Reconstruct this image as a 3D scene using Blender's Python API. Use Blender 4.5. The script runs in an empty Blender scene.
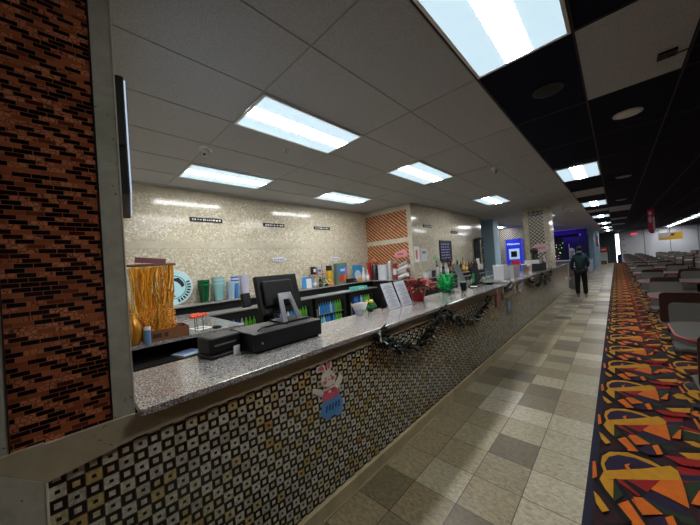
import bpy, bmesh, math, random
from mathutils import Vector, Matrix
random.seed(7)
PI = math.pi
SC = bpy.context.scene
COL = SC.collection

# ------------------------------------------------------------------ geometry helper
class G:
    def __init__(s, o=(0, 0, 0)):
        s.o = Vector(o); s.v = []; s.f = []; s.m = []; s.sm = []
    def add(s, vs, fs, mi=0, smooth=False):
        b = len(s.v)
        s.v += [Vector(v) - s.o for v in vs]
        for f in fs:
            s.f.append([b + i for i in f]); s.m.append(mi); s.sm.append(smooth)
        return s
    def box(s, x0, x1, y0, y1, z0, z1, mi=0):
        vs = [(x, y, z) for z in (z0, z1) for y in (y0, y1) for x in (x0, x1)]
        return s.add(vs, [(0, 2, 3, 1), (4, 5, 7, 6), (0, 1, 5, 4), (2, 6, 7, 3), (0, 4, 6, 2), (1, 3, 7, 5)], mi)
    def obox(s, c, ax, ay, az, mi=0):          # oriented box: centre and three half-axes
        c, ax, ay, az = map(Vector, (c, ax, ay, az))
        vs = [c + ax * i + ay * j + az * k for k in (-1, 1) for j in (-1, 1) for i in (-1, 1)]
        return s.add(vs, [(0, 2, 3, 1), (4, 5, 7, 6), (0, 1, 5, 4), (2, 6, 7, 3), (0, 4, 6, 2), (1, 3, 7, 5)], mi)
    def lathe(s, c, prof, n=20, mi=0, axis='z', a0=0):
        c = Vector(c); vs = []; fs = []
        for r, h in prof:
            for i in range(n):
                a = a0 + 2 * PI * i / n
                p = (r * math.cos(a), r * math.sin(a), h)
                if axis == 'x': p = (p[2], p[0], p[1])
                if axis == 'y': p = (p[0], p[2], p[1])
                vs.append(c + Vector(p))
        for k in range(len(prof) - 1):
            for i in range(n):
                j = (i + 1) % n
                fs.append((k * n + i, k * n + j, (k + 1) * n + j, (k + 1) * n + i))
        fs.append(tuple(range(n - 1, -1, -1))); fs.append(tuple((len(prof) - 1) * n + i for i in range(n)))
        return s.add(vs, fs, mi, True)
    def cyl(s, c, r, h, n=20, mi=0, axis='z'):
        return s.lathe(c, [(r, 0), (r, h)], n, mi, axis)
    def ball(s, c, rx, ry=None, rz=None, n=12, mi=0):
        ry = ry or rx; rz = rz or rx; c = Vector(c); vs = []; fs = []; m = n // 2 + 1
        for k in range(m + 1):
            t = PI * k / m
            for i in range(n):
                a = 2 * PI * i / n
                vs.append(c + Vector((rx * math.sin(t) * math.cos(a), ry * math.sin(t) * math.sin(a), -rz * math.cos(t))))
        for k in range(m):
            for i in range(n):
                j = (i + 1) % n
                fs.append((k * n + i, k * n + j, (k + 1) * n + j, (k + 1) * n + i))
        return s.add(vs, fs, mi, True)
    def tube(s, pts, r, n=8, mi=0):
        pts = [Vector(p) for p in pts]; vs = []; fs = []
        for k, p in enumerate(pts):
            d = (pts[min(k + 1, len(pts) - 1)] - pts[max(k - 1, 0)]).normalized()
            u = d.cross(Vector((0, 0, 1)));
            if u.length < .05: u = d.cross(Vector((1, 0, 0)))
            u.normalize(); w = d.cross(u)
            rr = r[k] if isinstance(r, (list, tuple)) else r
            for i in range(n):
                a = 2 * PI * i / n
                vs.append(p + u * rr * math.cos(a) + w * rr * math.sin(a))
        for k in range(len(pts) - 1):
            for i in range(n):
                j = (i + 1) % n
                fs.append((k * n + i, (k + 1) * n + i, (k + 1) * n + j, k * n + j))
        fs.append(tuple(range(n))); fs.append(tuple((len(pts) - 1) * n + i for i in range(n - 1, -1, -1)))
        return s.add(vs, fs, mi, True)
    def prism(s, pts, e, mi=0):                # planar polygon pts (3D) extruded by e
        e = Vector(e); n = len(pts); a = [Vector(p) for p in pts]
        fs = [tuple(range(n - 1, -1, -1)), tuple(range(n, 2 * n))]
        fs += [(i, (i + 1) % n, n + (i + 1) % n, n + i) for i in range(n)]
        return s.add(a + [p + e for p in a], fs, mi)
    def poly(s, pts, mi=0):
        return s.add(pts, [tuple(range(len(pts)))], mi)

def mesh(name, g, mats, parent=None, bev=0, loc=None):
    me = bpy.data.meshes.new(name)
    me.from_pydata([tuple(v) for v in g.v], [], g.f)
    if not isinstance(mats, (list, tuple)): mats = [mats]
    for m in mats: me.materials.append(m)
    me.polygons.foreach_set('material_index', g.m)
    me.polygons.foreach_set('use_smooth', g.sm)
    bm = bmesh.new(); bm.from_mesh(me)
    closed = all(len(e.link_faces) == 2 for e in bm.edges)
    if closed: bmesh.ops.recalc_face_normals(bm, faces=bm.faces)
    for e in bm.edges:
        if len(e.link_faces) == 2 and e.calc_face_angle(0) > .6: e.smooth = False
    bm.to_mesh(me); bm.free(); me.update()
    o = bpy.data.objects.new(name, me); COL.objects.link(o)
    if parent: o.parent = parent
    if loc: o.location = loc
    if bev:
        b = o.modifiers.new('bevel', 'BEVEL'); b.width = bev; b.segments = 2; b.limit_method = 'ANGLE'
    return o
def tag(o, label, cat, group=None, kind=None):
    o['label'] = label; o['category'] = cat
    if group: o['group'] = group
    if kind: o['kind'] = kind
    return o
def thing(name, label, cat, loc=(0, 0, 0), rz=0, group=None):
    o = bpy.data.objects.new(name, None); COL.objects.link(o)
    o.empty_display_size = .1
    o.location = loc; o.rotation_euler = (0, 0, rz)
    return tag(o, label, cat, group)
def struct(name, g, mats, label=None, parent=None, bev=0):
    o = mesh(name, g, mats, parent, bev)
    if not parent: o['kind'] = 'structure'
    if label: o['label'] = label
    return o
def dup(root, loc, rz=None, label=None, group=None, scale=None):
    r = root.copy(); COL.objects.link(r); r.location = loc
    if rz is not None: r.rotation_euler = (0, 0, rz)
    if scale: r.scale = scale
    if label: r['label'] = label
    if group: r['group'] = group
    for ch in list(root.children):
        c = ch.copy(); COL.objects.link(c); c.parent = r
        for gch in list(ch.children):
            d = gch.copy(); COL.objects.link(d); d.parent = c
    return r
def text(name, body, size, m, parent, loc, rot, depth=.001, sx=1):
    cu = bpy.data.curves.new(name, 'FONT'); cu.body = body; cu.size = size
    cu.align_x = 'CENTER'; cu.align_y = 'CENTER'; cu.extrude = depth; cu.resolution_u = 3
    o = bpy.data.objects.new(name, cu); COL.objects.link(o)
    dg = bpy.context.evaluated_depsgraph_get()
    me = bpy.data.meshes.new_from_object(o.evaluated_get(dg))
    bpy.data.objects.remove(o)
    me.materials.clear(); me.materials.append(m)
    p = bpy.data.objects.new(name, me); COL.objects.link(p)
    p.parent = parent; p.location = loc; p.rotation_euler = rot; p.scale = (sx, 1, 1)
    return p

# ------------------------------------------------------------------ materials
def lin(c):
    return tuple(((x / 255) / 12.92 if x <= 10 else (((x / 255) + .055) / 1.055) ** 2.4) for x in c) + (1,)
class NT:
    def __init__(s, name):
        s.m = bpy.data.materials.new(name); s.m.use_nodes = True
        s.t = s.m.node_tree; s.n = s.t.nodes; s.b = s.n['Principled BSDF']
    def link(s, a, b): s.t.links.new(a, b)
    def sock(s, node, i, v):
        if isinstance(v, bpy.types.NodeSocket): s.link(v, node.inputs[i])
        elif v is not None: node.inputs[i].default_value = v
    def math(s, op, a, b=None, c=None, clamp=False):
        n = s.n.new('ShaderNodeMath'); n.operation = op; n.use_clamp = clamp
        s.sock(n, 0, a); s.sock(n, 1, b); s.sock(n, 2, c); return n.outputs[0]
    def co(s):
        n = s.n.new('ShaderNodeTexCoord'); return n.outputs['Object']
    def xyz(s, v):
        n = s.n.new('ShaderNodeSeparateXYZ'); s.link(v, n.inputs[0]); return n.outputs
    def comb(s, x, y, z=0.0):
        n = s.n.new('ShaderNodeCombineXYZ'); s.sock(n, 0, x); s.sock(n, 1, y); s.sock(n, 2, z); return n.outputs[0]
    def noise(s, v, scale, detail=4, rough=.6, dist=0):
        n = s.n.new('ShaderNodeTexNoise'); s.link(v, n.inputs['Vector'])
        n.inputs['Scale'].default_value = scale; n.inputs['Detail'].default_value = detail
        n.inputs['Roughness'].default_value = rough; n.inputs['Distortion'].default_value = dist
        return n.outputs['Fac']
    def vor(s, v, scale, feat='F1', out='Color'):
        n = s.n.new('ShaderNodeTexVoronoi'); s.link(v, n.inputs['Vector']); n.feature = feat
        n.inputs['Scale'].default_value = scale; return n.outputs[out]
    def white(s, v):
        n = s.n.new('ShaderNodeTexWhiteNoise'); s.link(v, n.inputs['Vector']); return n.outputs['Value']
    def ramp(s, f, stops, const=False):
        n = s.n.new('ShaderNodeValToRGB'); s.link(f, n.inputs[0]); e = n.color_ramp.elements
        if const: n.color_ramp.interpolation = 'CONSTANT'
        e[0].position = stops[0][0]; e[0].color = lin(stops[0][1])
        e[1].position = stops[1][0]; e[1].color = lin(stops[1][1])
        for p, c in stops[2:]:
            q = e.new(p); q.color = lin(c)
        return n.outputs[0]
    def mix(s, f, a, b):
        n = s.n.new('ShaderNodeMix'); n.data_type = 'RGBA'
        s.sock(n, 0, f); s.sock(n, 6, a); s.sock(n, 7, b); return n.outputs[2]
    def bump(s, h, strength=.3, dist=.01):
        n = s.n.new('ShaderNodeBump'); s.link(h, n.inputs['Height'])
        n.inputs['Strength'].default_value = strength; n.inputs['Distance'].default_value = dist
        s.link(n.outputs[0], s.b.inputs['Normal'])
    def fin(s, color, rough=.5, metal=0, spec=None):
        s.sock(s.b, 'Base Color', color); s.sock(s.b, 'Roughness', rough); s.sock(s.b, 'Metallic', metal)
        if spec is not None: s.b.inputs['Specular IOR Level'].default_value = spec
        return s.m
_cache = {}
def plain(c, rough=.5, metal=0, var=.06, emit=0, alpha=1, trans=0):
    key = (tuple(c), rough, metal, emit, alpha, trans)
    if key in _cache: return _cache[key]
    t = NT('mat_%d_%d_%d' % tuple(c)); col = lin(c)
    f = t.noise(t.co(), 18, 2)
    f2 = t.math('MULTIPLY_ADD', f, var * 2, 1 - var)
    n = t.n.new('ShaderNodeVectorMath'); n.operation = 'SCALE'; n.inputs[0].default_value = col[:3]; t.link(f2, n.inputs['Scale'])
    t.fin(n.outputs[0], rough, metal)
    if emit:
        t.b.inputs['Emission Color'].default_value = col; t.b.inputs['Emission Strength'].default_value = emit
    if alpha < 1: t.b.inputs['Alpha'].default_value = alpha
    if trans: t.b.inputs['Transmission Weight'].default_value = trans
    _cache[key] = t.m; return t.m

def m_floor():
    t = NT('floor_tile'); c = t.co(); x, y, z = t.xyz(c)
    u = t.math('DIVIDE', t.math('ADD', x, .235), .305); v = t.math('DIVIDE', t.math('SUBTRACT', y, 1.71), .315)
    cu, cv = t.math('FLOOR', u), t.math('FLOOR', v)
    r = t.white(t.comb(cu, cv, 3.0))
    base = t.ramp(r, [(0, (104, 90, 62)), (.2, (136, 128, 102)), (.45, (164, 150, 118)), (.62, (172, 164, 134)), (.82, (190, 182, 156)), (1, (218, 214, 196))])
    off = t.comb(t.math('MULTIPLY', r, 40.0), 0.0, 0.0)
    va = t.n.new('ShaderNodeVectorMath'); va.operation = 'ADD'; t.link(c, va.inputs[0]); t.link(off, va.inputs[1])
    mp = t.n.new('ShaderNodeMapping'); t.link(va.outputs[0], mp.inputs[0]); mp.inputs['Scale'].default_value = (1, 1.6, 1)
    nz = t.noise(mp.outputs[0], 28, 6, .75, .6)
    mot = t.ramp(nz, [(.32, (132, 122, 104)), (.62, (255, 252, 244))])
    n = t.n.new('ShaderNodeMix'); n.data_type = 'RGBA'; n.blend_type = 'MULTIPLY'; n.inputs[0].default_value = .75
    t.link(base, n.inputs[6]); t.link(mot, n.inputs[7])
    fu = t.math('ABSOLUTE', t.math('SUBTRACT', t.math('FRACT', u), .5)); fv = t.math('ABSOLUTE', t.math('SUBTRACT', t.math('FRACT', v), .5))
    g = t.math('GREATER_THAN', t.math('MAXIMUM', fu, fv), .4915)
    col = t.mix(g, n.outputs[2], lin((58, 50, 40)))
    t.bump(t.math('SUBTRACT', nz, g), .25, .003)
    return t.fin(col, t.math('MULTIPLY_ADD', nz, .3, .22))
def m_checker():
    t = NT('checker_mosaic'); c = t.co(); x, y, z = t.xyz(c); S = .0475
    u = t.math('DIVIDE', t.math('ADD', t.math('ADD', x, y), 1.522), S); v = t.math('DIVIDE', z, S)
    cu, cv = t.math('FLOOR', u), t.math('FLOOR', v)
    par = t.math('FLOORED_MODULO', t.math('ADD', cu, cv), 2.0)
    fu = t.math('ABSOLUTE', t.math('SUBTRACT', t.math('FRACT', u), .5)); fv = t.math('ABSOLUTE', t.math('SUBTRACT', t.math('FRACT', v), .5))
    m = t.math('MAXIMUM', fu, fv)
    lim = t.math('MULTIPLY_ADD', par, .07, .14)          # inner square: larger in the black cells
    inner = t.math('LESS_THAN', m, lim)
    black = t.math('ABSOLUTE', t.math('SUBTRACT', par, inner))
    r = t.white(t.comb(cu, cv, 1.0)); big = t.noise(t.comb(y, z), 2.2, 2)
    rr = t.math('ADD', t.math('MULTIPLY', r, .55), t.math('MULTIPLY', big, .66))
    light = t.ramp(rr, [(.28, (176, 174, 158)), (.55, (208, 206, 194)), (.72, (200, 194, 160)), (.84, (190, 170, 112)), (.97, (186, 140, 76))])
    vein = t.noise(c, 60, 4, .6, .5)
    n = t.n.new('ShaderNodeMix'); n.data_type = 'RGBA'; n.blend_type = 'MULTIPLY'; n.inputs[0].default_value = .6
    t.link(light, n.inputs[6]); t.link(t.ramp(vein, [(.35, (140, 130, 110)), (.6, (255, 255, 255))]), n.inputs[7])
    col = t.mix(black, n.outputs[2], lin((12, 11, 11)))
    grout = t.math('GREATER_THAN', m, .47)
    col = t.mix(grout, col, lin((70, 66, 56)))
    return t.fin(col, .22)
def m_lattice():
    t = NT('lattice_mosaic'); x, y, z = t.xyz(t.co())
    a = t.math('FRACT', t.math('DIVIDE', t.math('ADD', x, z), .115)); b = t.math('FRACT', t.math('DIVIDE', t.math('SUBTRACT', x, z), .115))
    m = t.math('MAXIMUM', t.math('ABSOLUTE', t.math('SUBTRACT', a, .5)), t.math('ABSOLUTE', t.math('SUBTRACT', b, .5)))
    return t.fin(t.mix(t.math('GREATER_THAN', m, .34), lin((206, 200, 178)), lin((34, 32, 30))), .3)
M_LAT = m_lattice()
def m_copper():
    t = NT('copper_brick_mosaic'); c = t.co(); x, y, z = t.xyz(c)
    v = t.math('DIVIDE', z, .0165); cv = t.math('FLOOR', v)
    u = t.math('ADD', t.math('DIVIDE', y, .045), t.math('MULTIPLY', cv, .57)); cu = t.math('FLOOR', u)
    r0 = t.white(t.comb(cu, cv, 5.0)); alt = t.math('MULTIPLY', t.math('FLOORED_MODULO', cu, 2.0), .5)
    r = t.math('ADD', t.math('MULTIPLY', t.math('FRACT', t.math('MULTIPLY', r0, 7.3)), .46), t.math('MULTIPLY', t.math('FRACT', t.math('ADD', alt, t.math('MULTIPLY', t.math('GREATER_THAN', r0, .84), .5))), 1.06))
    base = t.ramp(r, [(0, (18, 8, 8)), (.42, (52, 18, 16)), (.44, (120, 58, 34)), (.7, (186, 104, 64)), (1, (232, 146, 100))])
    crack = t.vor(c, 60, 'DISTANCE_TO_EDGE', 'Distance')
    ck = t.math('LESS_THAN', crack, .06)
    isl = t.math('MULTIPLY', ck, t.math('GREATER_THAN', r, .72))
    col = t.mix(t.math('MULTIPLY', isl, .75), base, lin((50, 18, 12)))
    fu = t.math('ABSOLUTE', t.math('SUBTRACT', t.math('FRACT', u), .5)); fv = t.math('ABSOLUTE', t.math('SUBTRACT', t.math('FRACT', v), .5))
    g = t.math('MAXIMUM', t.math('GREATER_THAN', fu, .48), t.math('GREATER_THAN', fv, .445))
    col = t.mix(g, col, lin((170, 116, 84)))
    return t.fin(col, .13, .3)
def m_diag():
    t = NT('orange_small_mosaic'); c = t.co(); x, y, z = t.xyz(c)
    s = t.math('FRACT', t.math('DIVIDE', t.math('ADD', x, t.math('MULTIPLY', z, 1.2)), .115))
    s2 = t.math('FRACT', t.math('DIVIDE', t.math('SUBTRACT', x, t.math('MULTIPLY', z, 1.2)), .03))
    dk = t.math('MULTIPLY', t.math('LESS_THAN', s, .42), t.math('LESS_THAN', s2, .95))
    r = t.white(t.comb(t.math('FLOOR', t.math('DIVIDE', x, .03)), t.math('FLOOR', t.math('DIVIDE', z, .03)), 0.))
    base = t.ramp(r, [(0, (186, 122, 80)), (1, (220, 162, 118))])
    return t.fin(t.mix(dk, base, lin((74, 42, 30))), .3)
def m_marble(name, a, b, dark, joint=None, rough=.15, sc=9, specks=True, jy=.61, jz=.45):
    t = NT(name); c = t.co(); x, y, z = t.xyz(c)
    n1 = t.noise(c, sc, 8, .7, .4)
    col = t.ramp(n1, [(.32, a), (.68, b)])
    if specks:
        v = t.vor(c, 45, 'F1', 'Color'); r = t.xyz(v)[0]
        col = t.mix(t.math('MULTIPLY', t.math('GREATER_THAN', r, .62), .35), col, lin(tuple(int(q * .82) for q in a)))
        col = t.mix(t.math('MULTIPLY', t.math('LESS_THAN', r, .16), .5), col, lin((246, 242, 228)))
    k = t.noise(c, 22, 3, .5, 1.5)
    col = t.mix(t.math('MULTIPLY', t.math('GREATER_THAN', k, .70), .8), col, lin(dark))
    if joint:
        h = t.math('ADD', x, y)
        fu = t.math('FRACT', t.math('DIVIDE', h, jy)); fv = t.math('FRACT', t.math('DIVIDE', t.math('SUBTRACT', z, 2.055), jz))
        g = t.math('MAXIMUM', t.math('LESS_THAN', fu, .005), t.math('LESS_THAN', fv, .008))
        col = t.mix(t.math('MULTIPLY', g, .5), col, lin(joint))
    return t.fin(col, rough)
def m_granite():
    t = NT('speckled_granite'); c = t.co()
    v = t.xyz(t.vor(c, 260, 'F1', 'Color'))[0]
    col = t.ramp(v, [(0, (40, 38, 38)), (.2, (96, 92, 90)), (.5, (142, 139, 138)), (.85, (182, 180, 178)), (1, (225, 222, 216))])
    st = t.noise(c, 3, 3); col = t.mix(t.math('MULTIPLY', t.math('GREATER_THAN', st, .6), .12), col, lin((150, 110, 70)))
    return t.fin(col, .12)
def m_ceil(name, a, b, rough=.95):
    t = NT(name); c = t.co()
    n = t.noise(c, 170, 3, .7)
    return t.fin(t.ramp(n, [(.35, a), (.55, b)]), rough, 0, .1)
M_FLOOR = m_floor(); M_CHK = m_checker(); M_COP = m_copper(); M_DIAG = m_diag(); M_GRAN = m_granite()
M_MARB = m_marble('cream_marble_wall', (188, 178, 152), (222, 214, 192), (172, 150, 112), (170, 156, 124), .13, 14)
M_MARBBAND = m_marble('pale_marble_band', (190, 182, 160), (212, 206, 188), (190, 176, 146), None, .13, 5, False)
M_GMARB = m_marble('green_grey_marble', (150, 150, 134), (184, 182, 166), (70, 60, 48), None, .16, 6, False)
M_FASC = m_marble('brown_grey_marble', (156, 146, 122), (180, 170, 144), (90, 74, 54), None, .2, 5, False)
M_KICK = m_marble('beige_kick_marble', (170, 154, 116), (190, 176, 140), (120, 100, 70), None, .25, 5, False)
M_CW = m_ceil('white_ceiling_tile', (150, 152, 156), (190, 192, 196))
M_CB = m_ceil('black_ceiling_tile', (16, 17, 30), (24, 26, 44), .85)
M_TW = plain((160, 160, 160), .8); M_TB = plain((22, 22, 30), .6)
BLK = plain((6, 6, 7), .55); BLKM = plain((13, 13, 14), .7); SIL = plain((176, 180, 186), .3, .7); WHT = plain((232, 232, 232), .5)
GRY = plain((130, 130, 128), .5); RED = plain((140, 12, 22), .45); BRN = plain((58, 38, 32), .45)
M_LENS = plain((255, 255, 255), .4, emit=34); M_PAN = plain((196, 222, 236), .4, emit=.8)  # panel emission stands in for lens light falling on the side reflectors
M_WPAINT = plain((190, 198, 210), .6); M_BLUEC = plain((160, 192, 214), .6)

# ------------------------------------------------------------------ setting: floor and ceiling
CE = 3.04
struct('floor', G().box(-9, -.235, -8, 38, -.1, 0), M_FLOOR, 'stone tile walkway in mixed beige and brown squares')
cols = {'black': (16, 14, 18), 'yellow': (206, 146, 34), 'purple': (58, 34, 84), 'orange': (226, 112, 30), 'red': (158, 22, 28), 'green': (56, 84, 44)}
ck = list(cols); CM = [plain((44, 16, 24), .95, var=.3)]
for k in ck: CM.append(plain(tuple(int(q * (.9 if q > 100 else .6)) for q in cols[k]), .95, var=.25))
CM.append(plain((24, 22, 44), .9))
MOT = [
 ('black', [(-0.196, 2.774), (-0.185, 2.915), (-0.133, 3.017), (-0.027, 3.099), (0.101, 3.084), (0.17, 3.026), (0.147, 2.96), (0.01, 2.987), (-0.09, 2.988), (-0.142, 2.921), (-0.164, 2.749), (-0.138, 2.698), (-0.166, 2.653)]),
 ('yellow', [(-0.172, 2.792), (-0.168, 2.9), (-0.127, 2.993), (-0.028, 3.059), (0.089, 3.044), (0.15, 2.998), (0.102, 2.948), (0.01, 3.0), (-0.08, 2.982), (-0.132, 2.915), (-0.155, 2.806), (-0.139, 2.722), (-0.158, 2.718)]),
 ('purple', [(-0.155, 2.806), (-0.132, 2.915), (-0.08, 2.985), (0.011, 3.014), (0.122, 2.98), (0.044, 2.885), (-0.139, 2.726)]),
 ('black', [(-0.022, 2.861), (0.042, 2.842), (0.041, 2.813), (-0.005, 2.804)]),
 ('orange', [(-0.046, 2.879), (-0.016, 2.915), (-0.027, 2.87), (-0.014, 2.832), (-0.042, 2.834)]),
 ('red', [(0.216, 3.05), (0.365, 3.265), (0.326, 2.98), (0.233, 2.885), (0.234, 2.972)]),
 ('orange', [(0.199, 3.148), (0.307, 3.24), (0.371, 3.308), (0.363, 3.251), (0.291, 3.109), (0.26, 3.133)]),
 ('purple', [(0.229, 2.968), (0.334, 3.041), (0.324, 2.969), (0.235, 2.908)]),
 ('green', [(0.021, 2.556), (0.047, 2.596), (0.232, 2.555), (0.243, 2.487), (0.145, 2.468)]),
 ('yellow', [(-0.174, 2.591), (-0.153, 2.71), (0.044, 2.89), (0.189, 3.041), (0.221, 3.007), (0.226, 2.901), (0.11, 2.808), (-0.1, 2.651)]),
 ('orange', [(0.124, 2.818), (0.227, 2.908), (0.229, 2.781), (0.226, 2.624), (0.147, 2.658), (0.06, 2.685)]),
 ('red', [(-0.1, 2.651), (0.124, 2.818), (0.058, 2.643), (0.013, 2.558)]),
 ('black', [(-0.063, 2.669), (-0.035, 2.691), (0.065, 2.63), (0.022, 2.575)]),
 ('purple', [(0.058, 2.643), (0.1, 2.668), (0.219, 2.593), (0.224, 2.549), (0.128, 2.528), (0.034, 2.576)]),
 ('yellow', [(-0.174, 2.591), (-0.104, 2.636), (-0.103, 2.436), (-0.135, 2.488)]),
 ('green', [(-0.1, 2.618), (-0.06, 2.509), (-0.099, 2.412)]),
 ('orange', [(-0.09, 2.392), (-0.014, 2.509), (0.014, 2.392), (0.047, 2.31), (-0.02, 2.27)]),
 ('orange', [(-0.013, 2.528), (0.029, 2.553), (0.109, 2.47), (0.013, 2.384)]),
 ('black', [(-0.207, 2.554), (-0.188, 2.58), (-0.082, 2.399), (-0.02, 2.29), (-0.05, 2.27)]),
 ('black', [(-0.104, 2.636), (-0.09, 2.658), (-0.007, 2.46), (0.06, 2.31), (0.04, 2.29)]),
 ('yellow', [(-0.197, 2.437), (-0.168, 2.402), (-0.12, 2.31), (-0.15, 2.27), (-0.18, 2.33)]),
 ('purple', [(0.041, 2.335), (0.084, 2.433), (0.106, 2.436), (0.132, 2.329), (0.081, 2.287)]),
 ('orange', [(0.114, 2.442), (0.147, 2.485), (0.165, 2.357), (0.132, 2.329)]),
 ('black', [(0.15, 2.479), (0.165, 2.492), (0.198, 2.384), (0.176, 2.366)]),
 ('green', [(0.23, 2.862), (0.322, 2.952), (0.288, 2.829), (0.237, 2.66), (0.236, 2.712)]),
 ('orange', [(0.237, 2.66), (0.287, 2.818), (0.31, 2.866), (0.284, 2.672)]),
 ('orange', [(-0.216, 2.758), (-0.201, 2.77), (-0.184, 2.594), (-0.207, 2.554)]),
 ('black', [(0.25, 2.50), (0.40, 2.62), (0.39, 2.56), (0.27, 2.46)]),
 ('yellow', [(0.25, 2.44), (0.42, 2.56), (0.40, 2.44), (0.30, 2.38)]),
 ('red', [(0.17, 2.34), (0.36, 2.42), (0.40, 2.34), (0.24, 2.27)]),
]
g = G().box(-.235, 8, -8, 38, -.1, 0).box(-.235, -.19, -3, 38, 0, .004, 7)
def inlay(px, py, mx):
    for i, (c, pts) in enumerate(MOT):
        q = [(px + mx * p[0], py + (p[1] - 2.27), .0012 + .0007 * i) for p in pts]
        if mx < 0: q = q[::-1]
        g.poly(q[::-1], ck.index(c) + 1)
crn = random.Random(21)
for k in range(-1, 46):
    y = -.22 + .8 * k
    for q in range(60 if y < 16 else 10):          # scattered shards between the big swirls
        px = crn.uniform(.16, max(.9, .14 * y + .9)); py = y + crn.uniform(0, .8); L = crn.uniform(.08, .22); a = crn.uniform(-.5, .9); w_ = L * crn.uniform(.12, .4)
        dx, dy = math.cos(a) * L, math.sin(a) * L; nx, ny = -math.sin(a) * w_, math.cos(a) * w_
        c_ = crn.choice((1, 2, 2, 3, 4, 4, 4, 5, 5, 6)); z_ = .0004 + .00002 * q
        g.poly([(px, py, z_), (px + dx * .5 + nx * -1, py + dy * .5 - ny, z_), (px + dx, py + dy, z_), (px + dx * .4 + nx, py + dy * .4 + ny, z_)], c_)
    inlay(0, y, 1)
    for i, px in enumerate((.62, 1.24, 1.86, 2.48, 3.1, 3.72)):
        if px < .14 * (y + 1) + 1.3: inlay(px, y + (.37 if i % 2 == 0 else 0), 1)
struct('floor', g, CM, 'bowling alley carpet with orange, yellow and purple swirls')

# ceiling: white tile field over the bar, black tile field over the hall
YL = [1.18 + 1.22 * k for k in range(-4, 31)]
g = G().box(-9, -.75, -8, 38, CE, CE + .1)
for i in range(14):
    x = -.75 - .606 * i
    g.box(x - .004, x + .004, -8, 38, CE - .004, CE, 1)
for y in YL: g.box(-9, -.75, y - .004, y + .004, CE - .004, CE, 1)
struct('ceiling', g, [M_CW, M_TW], 'white speckled drop ceiling over the bar')
g = G().box(-.75, 8, -8, 38, CE, CE + .1)
for i in range(15):
    x = -.735 + .61 * i
    g.box(x - .007, x + .007, -8, 38, CE - .004, CE, 1)
for y in YL: g.box(-.75, 8, y - .007, y + .007, CE - .004, CE, 1)
for (x0, y0, y1) in ((-.12, 2.42, 3.62), (-.73, 9.0, 10.1), (-.12, 13.9, 15.8), (-.12, 19.5, 20.8), (-.12, 24.5, 25.8), (-.73, 14.0, 14.9)):
    g.box(x0, x0 + .59, y0, y1, CE - .003, CE, 2)
struct('ceiling', g, [M_CB, M_TB, M_CW], 'black drop ceiling with a few odd white tiles')

# ------------------------------------------------------------------ walls
g = G().box(-5.25, -5.1, 0, 6.2, 0, 2.06).box(-5.25, -5.1, 0, 6.2, 2.17, 2.93).box(-5.25, -5.094, 0, 6.2, 2.06, 2.17, 1).box(-5.25, -5.094, 0, 6.2, 2.93, CE, 1)
struct('wall_left', g, [M_MARB, M_MARBBAND], 'cream marble wall behind the bar')
g = G().box(-5.1, -3.74, 6.06, 6.2, 0, CE)
g.box(-5.1, -3.74, 6.045, 6.06, 1.1, 2.08, 1).box(-5.1, -3.74, 6.045, 6.06, 2.2, 2.9, 1)
g.box(-5.1, -3.74, 6.04, 6.06, 2.08, 2.2, 2).box(-5.1, -3.74, 6.04, 6.06, 2.9, CE, 2)
struct('wall_back', g, [M_MARB, M_DIAG, M_MARBBAND], 'orange mosaic wall panel framed with marble bands')
g = G().box(-3.9, -3.62, 6.2, 10.95, 0, CE).box(-3.74, -3.62, 6.03, 6.2, 0, CE, 1).box(-3.62, -3.614, 6.2, 10.95, 2.0, 2.06, 1)
struct('wall_back', g, [M_MARB, M_MARBBAND], 'marble wall behind the bottles')
struct('wall_left', G().box(-9.1, -9, -.1, 38, 0, CE), M_WPAINT, 'far side wall of the back room')
struct('wall_front', G().box(-5.25, -1.7, -.1, 0, 0, CE), M_MARBBAND, 'wall closing the near end of the bar')
# mosaic partition at the left edge
g = G()
g.box(-1.7, -1.45, -8, -.145, 0, CE)                       # marble beside the mosaic
g.box(-1.7, -1.45, .112, .18, 1.06, CE)
g.box(-1.7, -1.455, -.145, .112, 1.06, CE, 1)
g.box(-1.453, -1.448, -.147, -.143, 1.06, CE, 2).box(-1.453, -1.448, .176, .181, 1.08, CE, 3).box(-1.458, -1.4535, .106, .112, 1.06, CE, 2)
struct('wall_front', g, [M_GMARB, M_COP, plain((46, 22, 18), .5), plain((196, 192, 176), .2)], 'copper glass mosaic partition framed in grey marble')
struct('wall_rear', G().box(-1.7, 8, -8.1, -8, 0, CE), M_WPAINT)
struct('wall_right', G().box(8, 8.1, -8.1, 38.1, 0, CE), M_WPAINT)
g = G().box(.25, 8, 38, 38.1, 0, CE)
for x in (.3, 1.9, 3.5, 5.1, 6.7): g.box(x, x + .05, 37.98, 38, 0, CE, 1)
struct('wall_back', g, [plain((240, 245, 252), .7), plain((150, 160, 170), .6)], 'pale blue white wall at the far end of the hall')
struct('wall_back', G().box(-9, -.03, 38, 38.1, 0, CE), plain((72, 88, 88), .7), 'grey green wall at the end of the walkway')
w = struct('window_1', G().box(-.03, .25, 38.02, 38.06, .02, 2.8), plain((240, 240, 255), .5, emit=3.5), 'bright glazed exit beside the pale wall')
mesh('window_frame', G().box(-.05, -.02, 37.96, 38, 0, 2.86).box(.23, .27, 37.96, 38, 0, 2.86).box(-.05, .27, 37.96, 38, 2.8, 2.86), WHT, w)
struct('wall_back', G().box(-9, -1.45, 26, 26.1, 0, CE), plain((22, 22, 72), .6), 'navy wall of the arcade corner')
struct('wall_back', G().box(-6.2, -3.5, 17, 17.12, 0, CE), [M_LAT], 'patterned mosaic wall behind the blue machine')
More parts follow.
